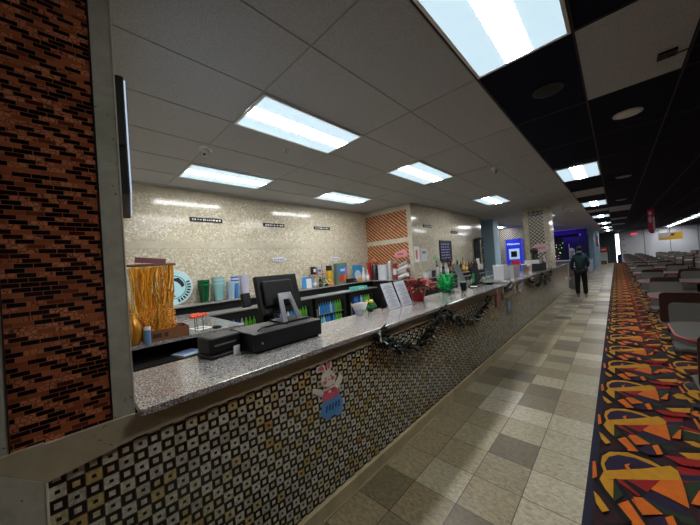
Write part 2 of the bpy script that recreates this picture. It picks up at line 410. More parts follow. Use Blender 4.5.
# trim along the walkway
struct('trim_1', G().box(-1.44, -1.41, -.07, 14.2, 0, .1).box(-1.415, -1.405, -.07, 14.2, 0, .012), M_KICK, 'marble kick strip along the foot of the bar', bev=.002)

# columns
def column(x0, x1, y0, y1, m, label):
    return struct('wall_column', G().box(x0, x1, y0, y1, 0, CE), m, label)
g = G().box(-4.15, -3.5, 12.0, 12.7, 0, CE)
struct('wall_column', g, [M_BLUEC, plain((96, 122, 140), .6)], 'blue painted column past the bottle shelf')
g = G().box(-2.2, -1.5, 10.8, 11.6, 0, CE)
g.box(-2.06, -1.64, 10.79, 10.8, 1.1, 2.94, 1)
struct('wall_column', g, [M_MARB, M_LAT], 'marble column with a black and white tile inlay')
for i, (x, y) in enumerate(((-1.3, 27.2), (-1.25, 30.0), (-1.22, 33.0))):
    c = struct('wall_column', G().box(x - .16, x + .16, y, y + .4, 0, CE), M_BLUEC, ('nearest', 'middle', 'farthest')[i] + ' of three pale blue columns beside the walkway')

# ------------------------------------------------------------------ ceiling lights
def make_light(name, label):
    t = thing(name, label, 'ceiling light', group='troffer lights')
    f = G()
    a, b = .295, .6
    f.box(-a, a, -b, -b + .02, -.012, 0).box(-a, a, b - .02, b, -.012, 0).box(-a, -a + .02, -b, b, -.012, 0).box(a - .02, a, -b, b, -.012, 0)
    fr = mesh('frame', f, WHT, t)
    mesh('side_panel', G().box(-a + .02, -.085, -b + .02, b - .02, -.008, -.001), M_PAN, t)
    mesh('side_panel', G().box(.085, a - .02, -b + .02, b - .02, -.008, -.001), M_PAN, t)
    mesh('lens', G().lathe((0, -b + .03, 0), [(.085, 0), (.085, 2 * b - .06)], 16, 0, 'y'), M_LENS, fr)
    return t
L0 = make_light('ceiling_light', 'x')
for c in L0.children_recursive:
    if c.name.startswith('lens'):
        for v in c.data.vertices: v.co.z = -.0085 + min(0, v.co.z) * .03
spots = []
for x, y, l in ((-.43, 1.79, 'large troffer light at the top edge, first on the black ceiling'),
                (-2.27, 1.79, 'large troffer light over the register, nearest on the white ceiling'),
                (-4.13, 1.79, 'troffer light close to the marble wall, above the round sign'),
                (-4.13, 4.24, 'troffer light close to the marble wall, near the orange mosaic'),
                (-2.27, 4.24, 'troffer light in front of the orange mosaic panel'),
                (-2.27, 7.9, 'troffer light ahead of the mosaic column, over the bottles')):
    spots.append((x, y, l))
spots.append((-.43, -3.4, 'troffer light over the walkway behind the viewpoint'))
for i, y in enumerate((6.8, 12.0, 17.2, 22.4, 27.6, 32.8)):
    spots.append((-.43, y, 'troffer light in the black ceiling over the walkway, number %s from the near end' % ('two', 'three', 'four', 'five', 'six', 'seven')[i]))
for i, (x, y) in enumerate(((-4.4, 16.0), (-2.6, 14.5), (-2.0, 13.5), (-5.8, 21.5))):
    spots.append((x, y, ('troffer light above the blue machine', 'troffer light just left of the mosaic column', 'troffer light right behind the mosaic column', 'small far light left of the blue machine')[i]))
for i in range(7):
    spots.append((3.4, 22.0 + i * 2.44, 'light %s of the far right row over the bowling seats' % ('one', 'two', 'three', 'four', 'five', 'six', 'seven')[i]))
for x, y in ((3.4, 17.1), (3.4, 9.8)): spots.append((x, y, 'troffer light at %.0f metres along the right hand row' % y))
for i, (x, y, l) in enumerate(spots):
    if i == 0: L0.location = (x, y, CE - .004); L0['label'] = l
    else: dup(L0, (x, y, CE - .004), None, l)

# ceiling fittings
def disc(x, y, r, m, ring, name, label, cat):
    t = thing(name, label, cat, (x, y, CE))
    mesh('rim', G().lathe((0, 0, -.014), [(r * .84, .0), (r, .002), (r, .013)], 28), ring, t)
    mesh('grille', G().lathe((0, 0, -.018), [(r * .2, 0), (r * .8, .003), (r * .8, .006)], 28), m, t)
disc(-.36, 3.07, .115, BLKM, plain((30, 30, 38), .6), 'ceiling_speaker', 'black round speaker in the ceiling beside the first light', 'speaker')
disc(.17, 4.33, .12, WHT, plain((200, 200, 196), .6), 'ceiling_speaker', 'white round speaker past the near white ceiling tile', 'speaker')
disc(.19, 8.15, .12, plain((150, 150, 150), .6), GRY, 'ceiling_speaker', 'grey round speaker beside the second walkway light', 'speaker')
disc(.19, 12.1, .12, plain((150, 150, 150), .6), GRY, 'ceiling_speaker', 'grey round speaker beside the third walkway light', 'speaker')
def dome(x, y, label, r=.06):
    t = thing('security_camera', label, 'camera', (x, y, CE))
    mesh('base', G().lathe((0, 0, -.03), [(r * .9, 0), (r, .03)], 20), WHT, t)
    mesh('camera_body', G().ball((.01, -.01, -.055), r * .72, None, r * .7), plain((190, 192, 198), .3), t)
    mesh('camera_eye', G().ball((r * .35, -r * .35, -.08), r * .3), BLK, t)
dome(-3.28, 1.18, 'white eyeball camera on the ceiling above the marble wall', .07)
dome(-1.38, 5.03, 'white eyeball camera on the ceiling past the large lights')
dome(-1.23, 11.65, 'white camera on the ceiling right of the mosaic column')
dome(-1.1, 13.2, 'white camera on the ceiling beyond the mosaic column')
def sprink(x, y, label):
    t = thing('sprinkler', label, 'sprinkler', (x, y, CE))
    mesh('plate', G().lathe((0, 0, -.008), [(.035, 0), (.04, .008)], 16), SIL, t)
    mesh('head', G().cyl((0, 0, -.05), .012, .045, 10).lathe((0, 0, -.055), [(.028, 0), (.028, .004)], 12), SIL, t)
sprink(-2.8, 1.92, 'chrome sprinkler next to the register light'); sprink(-2.45, 6.7, 'chrome sprinkler near the far bar light')
t = thing('sprinkler', 'dark bracket on the near white tile with a cable', 'bracket', (.36, 3.25, CE))
mesh('plate', G().box(-.05, .05, -.05, .05, -.02, -.004), BLK, t); mesh('head', G().tube([(0, 0, -.03), (.12, -.03, -.04), (.3, .05, -.03)], .006), BLK, t)

# ------------------------------------------------------------------ bar counter
t = thing('bar_counter', 'long bar counter with granite top and black and white tiled front', 'counter', (-1.7, 2.6, 0))
o = t.location
mesh('countertop', G(o).box(-2.0, -1.4, .19, 5.2, 1.05, 1.08), M_GRAN, t, .003)
g = G(o).box(-1.47, -1.438, -.07, 5.2, .965, 1.05)
g.prism([(-1.47, -.07, .93), (-1.47, -.07, 1.06), (-1.47, .18, 1.06), (-1.47, .18, .965)], (.032, 0, 0))
g.prism([(-1.47, -.17, 1.02), (-1.47, -.17, 1.065), (-1.47, -.07, 1.065), (-1.47, -.07, .93)], (.032, 0, 0))
mesh('fascia', g, M_FASC, t)
mesh('tiled_front', G(o).box(-1.6, -1.452, -.07, 5.2, 0, .985).box(-1.6, -1.452, 5.2, 5.95, 0, .83), M_CHK, t)
t.children[-1].location = (0, 0, 0)
g = G(o).prism([(-1.448, -7.9, 0), (-1.448, -.07, 0), (-1.448, -.07, .93), (-1.448, -.17, 1.018), (-1.448, -7.9, 1.018)], (.012, 0, 0))
mesh('end_panel', g, M_GMARB, t)
mesh('corner_edging', G(o).box(-1.452, -1.434, -.072, -.066, 0, .93), plain((214, 210, 190), .3), t)
mesh('back_panel', G(o).box(-1.95, -1.93, .19, 5.2, .1, 1.05), BLKM, t)
mesh('pass_shelf', G(o).box(-1.9, -1.43, 5.2, 5.95, .89, .92), M_GRAN, t)
mesh('shelf_fascia', G(o).box(-1.47, -1.438, 5.2, 5.95, .83, .89), M_FASC, t)
mesh('post', G(o).box(-1.6, -1.438, 5.2, 5.26, .84, 1.05), M_MARBBAND, t)
t = thing('bar_counter', 'far bar counter running past the marble column', 'counter', (-1.7, 9, 0)); o = t.location
mesh('countertop', G(o).box(-2.0, -1.4, 5.95, 10.78, 1.05, 1.08).box(-1.495, -1.4, 10.78, 14.2, 1.05, 1.08), M_GRAN, t, .003)
mesh('fascia', G(o).box(-1.47, -1.438, 5.95, 14.2, .965, 1.05), M_FASC, t)
mesh('tiled_front', G(o).box(-1.495, -1.452, 5.95, 14.2, 0, .985), M_CHK, t)
mesh('post', G(o).box(-1.7, -1.436, 5.95, 6.06, .84, 1.05).box(-1.495, -1.43, 14.1, 14.22, 0, 1.05), M_MARBBAND, t)
mesh('back_panel', G(o).box(-1.95, -1.93, 5.95, 10.78, .1, 1.05), BLKM, t)
# the checker material works in object space: shift so that the pattern lines up with the real corner
for ob in list(COL.objects):
    if ob.type == 'MESH' and ob.name.startswith('tiled_front'):
        off = ob.parent.location.copy()
        ob.data.transform(Matrix.Translation(off)); ob.location = -off

# garlands hung along the counter front
def garland(pts, label, n):
    rnd = random.Random(n); g = G(pts[0]); P = [Vector(p) for p in pts]
    cum = [0]
    for a, b in zip(P, P[1:]): cum.append(cum[-1] + (b - a).length)
    for _ in range(n):
        d = rnd.random() * cum[-1]; k = max(i for i in range(len(P) - 1) if cum[i] <= d)
        c = P[k].lerp(P[k + 1], (d - cum[k]) / (cum[k + 1] - cum[k]))
        a = rnd.random() * 2 * PI; e = rnd.uniform(-.9, .9)
        di = Vector((abs(math.cos(a)) * .5, math.sin(a), e)).normalized()
        L = rnd.uniform(.035, .1); w = di.cross(Vector((1, .3, .2))).normalized() * L * .2
        q = c + Vector((rnd.uniform(0, .02), 0, 0))
        r = rnd.random(); mi = 0 if r < .74 else (1 if r < .93 else 2)
        g.add([q - w, q + w, q + di * L * .6 + w * .8, q + di * L, q + di * L * .6 - w * .8], [(0, 1, 2, 3, 4)], mi)
    g.tube(P, .006, 6, 0)
    o = mesh('garland', g, [plain((22, 34, 22), .6), plain((206, 212, 204), .4), plain((120, 96, 50), .5)], None, 0, pts[0])
    tag(o, label, 'garland')
def sag(y0, y1, z0, z1, dz, n=12):
    return [(-1.425, y0 + (y1 - y0) * k / n, z0 + (z1 - z0) * k / n - dz * 4 * (k / n) * (1 - k / n)) for k in range(n + 1)]
garland([(-1.39, 1.72, 1.05)] + sag(1.74, 2.8, 1.0, 1.02, .2) + [(-1.39, 2.85, 1.06)] + sag(2.88, 4.35, 1.02, .98, .24), 'dark green tinsel garland swagged on the near counter front', 2400)
garland([(-1.39, 7.0, 1.04)] + sag(7.02, 8.5, 1.0, 1.02, .2) + sag(8.55, 9.8, 1.03, 1.0, .2), 'dark tinsel garland on the far counter front', 1300)
# ribbon bits on garland top
t = thing('bow', 'silver and gold ribbon cluster pinned in the near garland', 'bow', (-1.42, 2.2, .80))
for k in range(9):
    a = k * .7; mesh('ribbon', G().prism([(0, -.01, 0), (0, .01, 0), (0, .03 * math.cos(a) + .02, .05 * math.sin(a) + .01), (0, .05 * math.cos(a), .045 * math.sin(a))], (.003, 0, 0)), plain((196, 190, 150) if k % 2 else (210, 214, 216), .3), t, loc=(.012 + .003 * k, -.1 + .05 * k, .01 * math.sin(k)))

# bunny poster on the tiled front
def yz(pts, x, o=(0, 0, 0)): return [(x, p[0], p[1]) for p in pts]
def mark(name, pts, m, t, x, th=.0015):
    return mesh(name, G(t.location).prism(yz(pts, x), (th, 0, 0)), m, t)
def ell(cy, cz, ry, rz, n=14): return [(cy + ry * math.cos(2 * PI * i / n), cz + rz * math.sin(2 * PI * i / n)) for i in range(n)]
CRM = plain((222, 214, 196), .6); PNK = plain((206, 96, 120), .6); SKY = plain((86, 146, 206), .6)
t = thing('bunny_cutout', 'paper rabbit cutout with pink shirt and blue skirt taped on the tiles', 'poster', (-1.45, 1.22, .58))
EAR1 = [(1.171, 0.905), (1.123, 0.913), (1.106, 0.922), (1.128, 0.947), (1.158, 0.961), (1.181, 0.949), (1.2, 0.90)]
EAR2 = [(1.209, 0.90), (1.202, 0.943), (1.217, 0.987), (1.24, 0.99), (1.25, 0.948), (1.237, 0.895)]
mark('ear', EAR1, CRM, t, -1.449, .002); mark('ear', EAR2, CRM, t, -1.449, .002)
mark('ear_lining', [(1.165, .912), (1.125, .923), (1.14, .943), (1.162, .95), (1.185, .915)], PNK, t, -1.447)
mark('ear_lining', [(1.214, .91), (1.21, .945), (1.224, .978), (1.24, .95), (1.232, .908)], PNK, t, -1.447)
mark('skirt', [(1.15, 0.712), (1.30, 0.716), (1.334, 0.65), (1.319, 0.576), (1.28, .565), (1.24, .59), (1.19, .575), (1.144, 0.608), (1.128, 0.634)], SKY, t, -1.449, .002)
mark('arms', [(1.074, 0.822), (1.102, 0.816), (1.16, 0.785), (1.264, 0.786), (1.32, 0.848), (1.346, 0.807), (1.294, 0.746), (1.298, 0.714), (1.156, 0.74), (1.105, 0.774), (1.075, 0.795)], CRM, t, -1.4485, .002)
mark('shirt', [(1.156, 0.775), (1.28, 0.775), (1.3, 0.705), (1.15, 0.703)], PNK, t, -1.4465, .002)
mark('head', [(1.147, 0.838), (1.154, 0.882), (1.196, 0.905), (1.247, 0.89), (1.28, 0.84), (1.262, 0.797), (1.211, 0.791), (1.162, 0.808)], CRM, t, -1.4465, .002)
for y, z in ((1.178, .828), (1.248, .838)): mark('cheek', ell(y, z, .016, .013), PNK, t, -1.4445)
for y, z in ((1.187, .852), (1.235, .858)): mark('eye', ell(y, z, .005, .007, 8), BLK, t, -1.4445)
mark('nose', ell(1.212, .84, .007, .005, 8), PNK, t, -1.4445)
for i in range(5): mark('bead', ell(1.15 + i * .032, .77 - .012 * math.sin(i * .8), .01, .009, 8), plain((180, 70, 60) if i % 2 else (240, 236, 220), .6), t, -1.4440)
for i in range(5): mark('lettering', [(1.17 + i * .028, .63 + (i % 2) * .012), (1.18 + i * .028, .628), (1.188 + i * .028, .67), (1.178 + i * .028, .672)], plain((20, 40, 90), .6), t, -1.4465)
# small figure cutouts further along
def smallfig(y, z, s, body, legs, label):
    t = thing('paper_cutout', label, 'poster', (-1.436, y, z))
    m = lambda n, p, c, x=0: mesh(n, G().prism([(x, q[0] * s, q[1] * s) for q in p], (.002, 0, 0)), c, t)
    m('body', [(-.07, .0), (.07, .0), (.09, .14), (.04, .2), (-.04, .2), (-.09, .14)], body)
    m('head', ell(0, .25, .055, .05), CRM, .0025)
    m('leg', [(-.06, 0), (-.015, 0), (-.02, -.1), (-.055, -.1)], legs); m('leg', [(.015, 0), (.06, 0), (.055, -.1), (.02, -.1)], legs)
smallfig(4.9, .82, .75, plain((196, 110, 116), .6), plain((196, 120, 120), .6), 'pink paper figure hanging below the counter end')
t = thing('paper_cutout', 'blue and white paper lamb card taped low on the tiled front', 'poster', (-1.45, 5.55, .52))
mesh('card', G().prism([(0, -.14, .0), (0, .12, -.04), (0, .16, .2), (0, .04, .34), (0, -.12, .26)], (.003, 0, 0)), plain((96, 118, 134), .6), t)
mesh('shape', G().prism([(.003, q[0], q[1]) for q in ell(.01, .14, .08, .09)], (.002, 0, 0)), plain((150, 164, 174), .6), t)
t = thing('paper_cutout', 'white paper banner piece at the start of the far counter', 'poster', (-1.436, 6.4, .86))
mesh('card', G().prism([(0, -.2, .0), (0, .0, -.06), (0, .26, .1), (0, .3, .2), (0, .1, .14), (0, -.15, .1)], (.003, 0, 0)), plain((176, 172, 170), .6), t)
mesh('shape', G().prism([(.003, -.1, .02), (.003, .15, .07), (.003, .15, .1), (.003, -.1, .05)], (.002, 0, 0)), plain((90, 110, 150), .6), t)
# black folder resting in the pass-through
t = thing('serving_tray', 'black folded tray on the low shelf between the two counters', 'tray', (-1.62, 5.55, .92))
mesh('tray', G().box(-.22, .17, -.2, .3, 0, .04), BLK, t, .01); mesh('lid', G().obox((.02, .05, .09), (.16, 0, .02), (0, .2, .03), (0, -.005, .03)), BLK, t, .01)

# ------------------------------------------------------------------ television on the partition
t = thing('television', 'black flat television seen edge on beside the grey marble pillar', 'television', (-1.75, .268, 1.95))
mesh('panel', G().obox((-.28, .0, .36), (.34, -.046, 0), (.003, .022, 0), (0, 0, .29)), BLK, t, .006)
mesh('screen', G().obox((-.277, .025, .36), (.33, -.0445, 0), (.0004, .003, 0), (0, 0, .275)), plain((170, 190, 214), .2, emit=.8), t)
mesh('wall_mount', G().box(.05, .08, -.088, -.035, .3, .45), BLKM, t)

# ------------------------------------------------------------------ bar wall: shelf, coolers, side bench
SH = 1.16
t = thing('back_shelf', 'long granite topped back shelf along the marble wall', 'shelf', (-4.9, 3, 0)); o = t.location
mesh('shelf_top', G(o).box(-5.095, -4.72, .05, 6.03, SH - .03, SH), M_GRAN, t, .004)
mesh('front_panel', G(o).box(-5.09, -4.8, .05, 6.03, 0, SH - .03), BLKM, t)
t = thing('back_shelf', 'granite bench below the bottles along the far marble wall', 'shelf', (-3.45, 8, 0)); o = t.location
mesh('shelf_top', G(o).box(-3.585, -3.28, 6.03, 10.2, SH - .03, SH).box(-4.7, -3.28, 5.62, 6.03, SH - .03, SH), M_GRAN, t, .004)
mesh('front_panel', G(o).box(-3.585, -3.34, 6.05, 10.2, 0, SH - .03).box(-4.7, -3.34, 5.7, 6.02, 0, SH - .03), BLKM, t)
CANS = [plain(c, .3) for c in ((60, 150, 220), (230, 232, 236), (110, 196, 60), (30, 70, 160), (80, 180, 200), (214, 220, 230))]
lightm = plain((226, 240, 255), .5, emit=1.2)
def cooler(y, label, seed):
    t = thing('bottle_cooler', label, 'cooler', (-4.62, y, 0), 0, 'glass door coolers under the back shelf')
    mesh('body', G().box(-.17, -.15, -.44, .44, .0, .98).box(-.17, .15, -.44, -.4, 0, .98).box(-.17, .15, .4, .44, 0, .98).box(-.17, .15, -.4, .4, .94, .98).box(-.17, .15, -.4, .4, 0, .1), BLKM, t)
    mesh('interior_lamp', G().box(-.1, .1, -.38, .38, .925, .938), lightm, t)
    df = mesh('door_frame', G().box(.15, .18, -.44, .44, .86, .98).box(.15, .18, -.44, .44, 0, .16).box(.15, .18, -.44, -.36, .16, .86).box(.15, .18, .36, .44, .16, .86), BLK, t)
    mesh('handle', G().box(.18, .2, -.42, -.4, .35, .75), SIL, df)
    mesh('rack', G().box(-.14, .14, -.4, .4, .6, .61).box(-.14, .14, -.4, .4, .34, .35), SIL, t)
    rnd = random.Random(seed)
    for z in (.61, .35):
        g = G()
        for k in range(11): g.lathe((.08, -.36 + .07 * k, z), [(.024, 0), (.028, .01), (.028, .15), (.012, .2), (.012, .24)], 10, rnd.choice((0, 0, 0, 1, 3, 4, 5)) if k < 8 else 2)
        mesh('bottles', g, CANS, t)['kind'] = 'stuff'
    return t
for i, y in enumerate((1.9, 3.0, 3.95, 4.95)):
    cooler(y, ('black glass door cooler behind the register', 'black glass door cooler with green cans right of the monitor', 'black glass door cooler in the middle of the back shelf', 'black glass door cooler behind the napkin holder')[i], i)
t = thing('side_bench', 'black lower ledge in front of the back shelf', 'shelf', (-4.6, 3.5, .98))
mesh('ledge_top', G().box(-.19, .2, -2.1, 2.0, 0, .02), GRY, t)

# granite side counter holding the bead display
t = thing('side_counter', 'granite side counter carrying the box of gold beads', 'counter', (-3.4, .7, 0)); o = t.location
mesh('countertop', G(o).box(-4.7, -3.0, .06, 1.36, 1.0, 1.035), M_GRAN, t, .004)
mesh('cabinet_side', G(o).box(-4.7, -3.12, .06, .1, 0, 1.0).box(-4.7, -3.12, 1.28, 1.32, 0, 1.0), BLKM, t)
mesh('back_panel', G(o).box(-4.0, -3.95, .1, 1.28, 0, 1.0), BLKM, t)
mesh('inner_shelf', G(o).box(-3.95, -2.9, .1, 1.28, .84, .86), BLKM, t)
for i, (x, y, w, c, l) in enumerate(((-3.02, .8, .2, (186, 200, 220), 'blue white printed sheet under the side counter'), (-3.0, 1.03, .17, (222, 224, 226), 'white printed sheet under the side counter'), )):
    tt = thing('paper', l, 'paper', (x, y, .861), .3)
    mesh('sheet', G().box(-.1, .1, -w / 2, w / 2, 0, .012), plain(c, .6), tt)
    mesh('print', G().box(-.07, .05, -w / 2 + .02, w / 2 - .03, .012, .014), plain((120, 150, 196), .6), tt)
tt = thing('cord_bundle', 'small yellow cord bundle beside the sheets', 'cord', (-3.05, 1.2, .89))
mesh('cord', G().tube([(.02 * math.cos(k), .07 * math.sin(k * 1.3), .02 * math.sin(k)) for k in range(10)], .008), plain((216, 180, 40), .5), tt)

# bead display box
def LB(x, y, z): return (x, y, z)
t = thing('cardboard_box', 'open brown cardboard box on the side counter', 'box', (-3.12, .65, 1.035), -.03)
g = G().box(-.12, .12, -.17, .17, 0, .006).box(-.12, .12, -.17, -.164, 0, .1).box(-.12, .12, .164, .17, 0, .1).box(-.12, -.114, -.17, .17, 0, .1).box(.114, .12, -.17, .17, 0, .1)
mesh('carton', g, plain((128, 82, 48), .8), t)
mesh('lettering', G().box(.12, .122, -.12, -.05, .03, .07).box(.12, .122, -.03, .0, .03, .07), plain((70, 40, 26), .8), t)
t = thing('bead_necklaces', 'mass of gold bead necklaces draped over a rack above the box', 'necklace', (-3.15, .575, 1.05))
t['group'] = 'gold beads'
rnd = random.Random(3); GOLD = plain((236, 158, 34), .3, 0); GOLD2 = plain((248, 206, 96), .25, 0)
for k in range(84):
    y = -.16 + .33 * (k % 28) / 27 + rnd.uniform(-.006, .006); x = -.05 + .05 * (k // 28) + rnd.uniform(-.02, .02); z1 = .66 + rnd.uniform(-.01, .01); z0 = .03 + rnd.uniform(0, .1)
    pts = [(x, y * (.82 + .18 * (j / 10)) + .008 * math.sin(j * 1.1 + k), z0 + (z1 - z0) * j / 10) for j in range(11)]
    g = G().tube(pts, .0055, 5)
    for j in range(14): g.ball((pts[0][0] + .02 + rnd.uniform(-.01, .02), pts[0][1] + rnd.uniform(-.012, .012), .03 + j * .017), .007, n=6)
    mesh('strand', g, GOLD if k % 4 else GOLD2, t)
mesh('hanging_bar', G().tube([(0, -.24, .68), (0, .2, .68)], .012), plain((120, 72, 36), .5), t)
mesh('post', G().tube([(-.02, -.2, 0), (-.02, -.2, .68)], .01).tube([(-.02, .15, 0), (-.02, .15, .68)], .01), plain((120, 72, 36), .5), t)
mesh('crown_card', G().obox((0, .0, .72), (.004, 0, 0), (0, .12, -.012), (0, .003, .025)), plain((120, 70, 80), .5), t)
def pumpkin(y, z, r, rz, label, x=-3.05):
    t = thing('gold_vase', label, 'vase', (x, y, z))
    mesh('body', G().lathe((0, 0, 0), [(r * .5, 0), (r * .9, rz * .3), (r, rz * .9), (r * .85, rz * 1.4), (r * .4, rz * 1.85), (r * .3, rz * 2)], 20), plain((190, 132, 44), .25, .5), t)
    mesh('rim', G().lathe((0, 0, rz * 2), [(r * .3, 0), (r * .38, .012), (r * .3, .02)], 16), plain((214, 170, 90), .25, .5), t)
pumpkin(.40, 1.035, .07, .13, 'large gold vase beside the pillar'); pumpkin(.42, 1.035, .05, .19, 'tall pale gold vase behind the large one', -3.45)
t = thing('tape_roll', 'small white and blue tape dispenser by the box', 'dispenser', (-3.0, .49, 1.035))
mesh('roll', G().cyl((0, 0, 0), .025, .12), plain((90, 130, 180), .4), t); mesh('cap', G().cyl((0, 0, .12), .026, .025), WHT, t)
for i, (x, y, z) in enumerate(((-3.1, .93, 1.035), (-3.2, .98, 1.035), (-3.14, 1.02, 1.035))):
    t = thing('flower', ('orange red flower nearest the bead box', 'orange red flower at the back of the cluster', 'orange red flower on the right of the cluster')[i], 'flower', (x, y - .03, z), 0, 'orange flowers by the beads')
    mesh('stem', G().tube([(0, 0, 0), (0, 0, .14)], .004), plain((40, 90, 40), .6), t)
    g = G()
    for k in range(7):
        a = k * .9; g.ball((.026 * math.cos(a), .03 * math.sin(a), .15 + .01 * (k % 2)), .022, .022, .014, 8)
    mesh('petals', g, plain((236, 84, 40), .5), t)
t = thing('computer_mouse', 'black computer mouse on the side counter', 'mouse', (-3.07, 1.1, 1.035), .5)
mesh('body', G().ball((0, 0, .012), .055, .035, .022), BLK, t); mesh('wheel', G().cyl((.02, -.004, .03), .006, .008, 10, 0, 'y'), GRY, t)
t = thing('paper', 'white price slip on the side counter', 'paper', (-3.25, 1.0, 1.035), .2); mesh('sheet', G().box(-.1, .1, -.08, .08, 0, .003), WHT, t); mesh('print', G().box(-.06, .06, -.05, .05, .003, .004), plain((150, 160, 170), .6), t)

# round sign leaning on the wall
t = thing('round_sign', 'round pale blue sign with a dark haired face leaning on the wall', 'sign', (-5.04, 1.19, SH))
c = (0, 0, .28)
CY = plain((176, 222, 226), .4, emit=.15)
mesh('disc', G().cyl((-.012, 0, .28), .28, .012, 40, 0, 'x'), CY, t)
def ring(r0, r1, x, n=40):
    g = G()
    for i in range(n):
        a, b = 2 * PI * i / n, 2 * PI * (i + 1) / n
        g.prism([(x, r0 * math.cos(a), .28 + r0 * math.sin(a)), (x, r1 * math.cos(a), .28 + r1 * math.sin(a)), (x, r1 * math.cos(b), .28 + r1 * math.sin(b)), (x, r0 * math.cos(b), .28 + r0 * math.sin(b))], (.002, 0, 0))
    return g
mesh('rim', ring(.262, .28, 0), WHT, t); mesh('inner_ring', ring(.175, .185, 0), plain((60, 90, 100), .5), t)
DK = plain((18, 24, 40), .5)
for k in range(9):
    a = -1.25 + k * .2; r0, r1 = .195, .25
    g = G().obox((.002, .223 * math.cos(a), .28 + .223 * math.sin(a)), (.002, 0, 0), (0, -.02 * math.sin(a) * .6, .02 * math.cos(a) * .6), (0, .026 * math.cos(a), .026 * math.sin(a)))
    mesh('letter_mark', g, DK, t)
mesh('hair', G().prism([(0, .02, .42), (0, .08, .43), (0, .14, .36), (0, .16, .3), (0, .12, .27), (0, .1, .31), (0, .06, .36), (0, .0, .39)], (.004, 0, 0)), DK, t)
mesh('hair', G().prism([(0, -.08, .16), (0, -.04, .2), (0, .03, .14), (0, .0, .12)], (.004, 0, 0)), DK, t)

# stacked tumblers
def tumblers(y, n, r, h, c, label, x=-4.93, step=.03, c2=None):
    t = thing('tumbler_stack', label, 'cup', (x, y, SH))
    for k in range(n):
        mesh('tumbler', G().lathe((0, 0, k * step), [(r * .7, 0), (r, h), (r * .94, h), (r * .66, .01)], 18), plain(c if k % 2 == 0 or not c2 else c2, .15, alpha=.9), t)
tumblers(1.6, 4, .09, .27, (20, 90, 54), 'dark green plastic tumbler stack left on the back shelf', c2=(30, 110, 66))
tumblers(1.83, 5, .1, .27, (150, 206, 206), 'clear teal plastic tumbler stack beside the green one', c2=(190, 214, 220))
tumblers(2.0, 3, .07, .24, (176, 200, 214), 'pale plastic tumbler stack in front of the blue striped ones', -4.84)
tumblers(2.12, 5, .065, .26, (70, 140, 216), 'blue and white tumbler stack near the register', c2=(220, 228, 240))
tumblers(2.3, 4, .085, .3, (206, 206, 224), 'tall cloudy white tumbler stack nearest the monitor')

# wall plaques
def plaque(y0, y1, z0, x, label, seed):
    t = thing('name_plaque', label, 'sign', (x, (y0 + y1) / 2, z0), 0, None)
    L = (y1 - y0) / 2
    mesh('board', G().box(0, .015, -L, L, 0, .07), BLK, t)
    rnd = random.Random(seed); g = G(); y = -L + .04
    while y < L - .04:
        w = rnd.uniform(.012, .035); h = rnd.uniform(.012, .034)
        g.box(.015, .017, y, y + w, .033 - h / 2, .037 + h / 2 * rnd.uniform(.3, 1)); y += w + rnd.uniform(.012, .03)
    mesh('lettering', g, plain((226, 228, 228), .5), t)
plaque(1.5, 2.03, 2.52, -5.098, 'long black script plaque, first from the pillar on the marble wall', 1)
plaque(2.84, 3.33, 2.5, -5.098, 'black script plaque, second from the pillar on the marble wall', 2)
plaque(4.14, 4.64, 2.5, -5.098, 'black script plaque, third from the pillar on the marble wall', 3)
plaque(6.6, 7.05, 2.46, -3.618, 'black script plaque on the marble wall above the bottles', 4)
plaque(8.3, 8.75, 2.36, -3.618, 'faint script plaque on the marble wall nearer the blue column', 5)
def cloud(y, z, label):
    t = thing('wall_plaque', label, 'sign', (-5.098, y, z))
    pts = []
    for k in range(24):
        a = 2 * PI * k / 24; w = 1 + .12 * math.cos(5 * a); pts.append((0, .17 * math.cos(a) * w, .05 * math.sin(a) * w))
    mesh('board', G().prism(pts, (.01, 0, 0)), plain((222, 222, 232), .5), t)
    g = G()
    for k in range(6): g.box(.01, .012, -.12 + k * .042, -.1 + k * .042, -.02, .02 - .01 * (k % 2))
    mesh('lettering', g, plain((110, 120, 150), .5), t)
cloud(3.16, 1.82, 'small white wavy plaque on the marble wall left'); cloud(4.76, 1.78, 'small white wavy plaque on the marble wall near the orange mosaic')

# shelf items right of the monitor
def bottle(x, y, z, h, r, c, label, cap=(20, 20, 20), group=None, name='bottle'):
    t = thing(name, label, 'bottle', (x, y, z), 0, group)
    mesh('body', G().lathe((0, 0, 0), [(r * .95, 0), (r, .01), (r, h * .58), (r * .36, h * .76), (r * .34, h * .93)], 12), plain(c, .15), t)
    mesh('cap', G().cyl((0, 0, h * .93), r * .38, h * .07, 10), plain(cap, .4), t)
    mesh('bottle_label', G().lathe((0, 0, h * .18), [(r * 1.03, 0), (r * 1.03, h * .3)], 12), plain(tuple(min(255, q + 60) for q in c), .5), t)
    return t
t = thing('display_card', 'blue folded card with a white sheet beside the monitor', 'card', (-4.93, 3.72, SH))
mesh('backing', G().box(0, .015, -.14, .13, 0, .24), plain((60, 150, 206), .5), t); mesh('sheet', G().box(.016, .02, -.04, .1, .0, .2), WHT, t)
t = thing('wire_rack', 'thin wire rack with a black box and small tins on the back shelf', 'rack', (-4.95, 4.02, SH))
mesh('frame', G().tube([(0, -.2, 0), (0, -.2, .42)], .006).tube([(0, .16, 0), (0, .16, .5)], .006).tube([(0, -.2, .28), (0, .16, .28)], .008).tube([(0, -.2, .02), (0, .16, .02)], .008), plain((150, 90, 84), .4), t)
mesh('shelf', G().box(-.07, .07, -.2, .16, .27, .285), plain((176, 90, 84), .4), t)
tt = thing('carton', 'black carton on top of the wire rack', 'box', (-4.95, 3.93, SH + .286)); mesh('box', G().box(-.05, .05, -.05, .03, 0, .17), BLK, tt); mesh('label_patch', G().box(.05, .052, -.04, .02, .05, .12), WHT, tt)
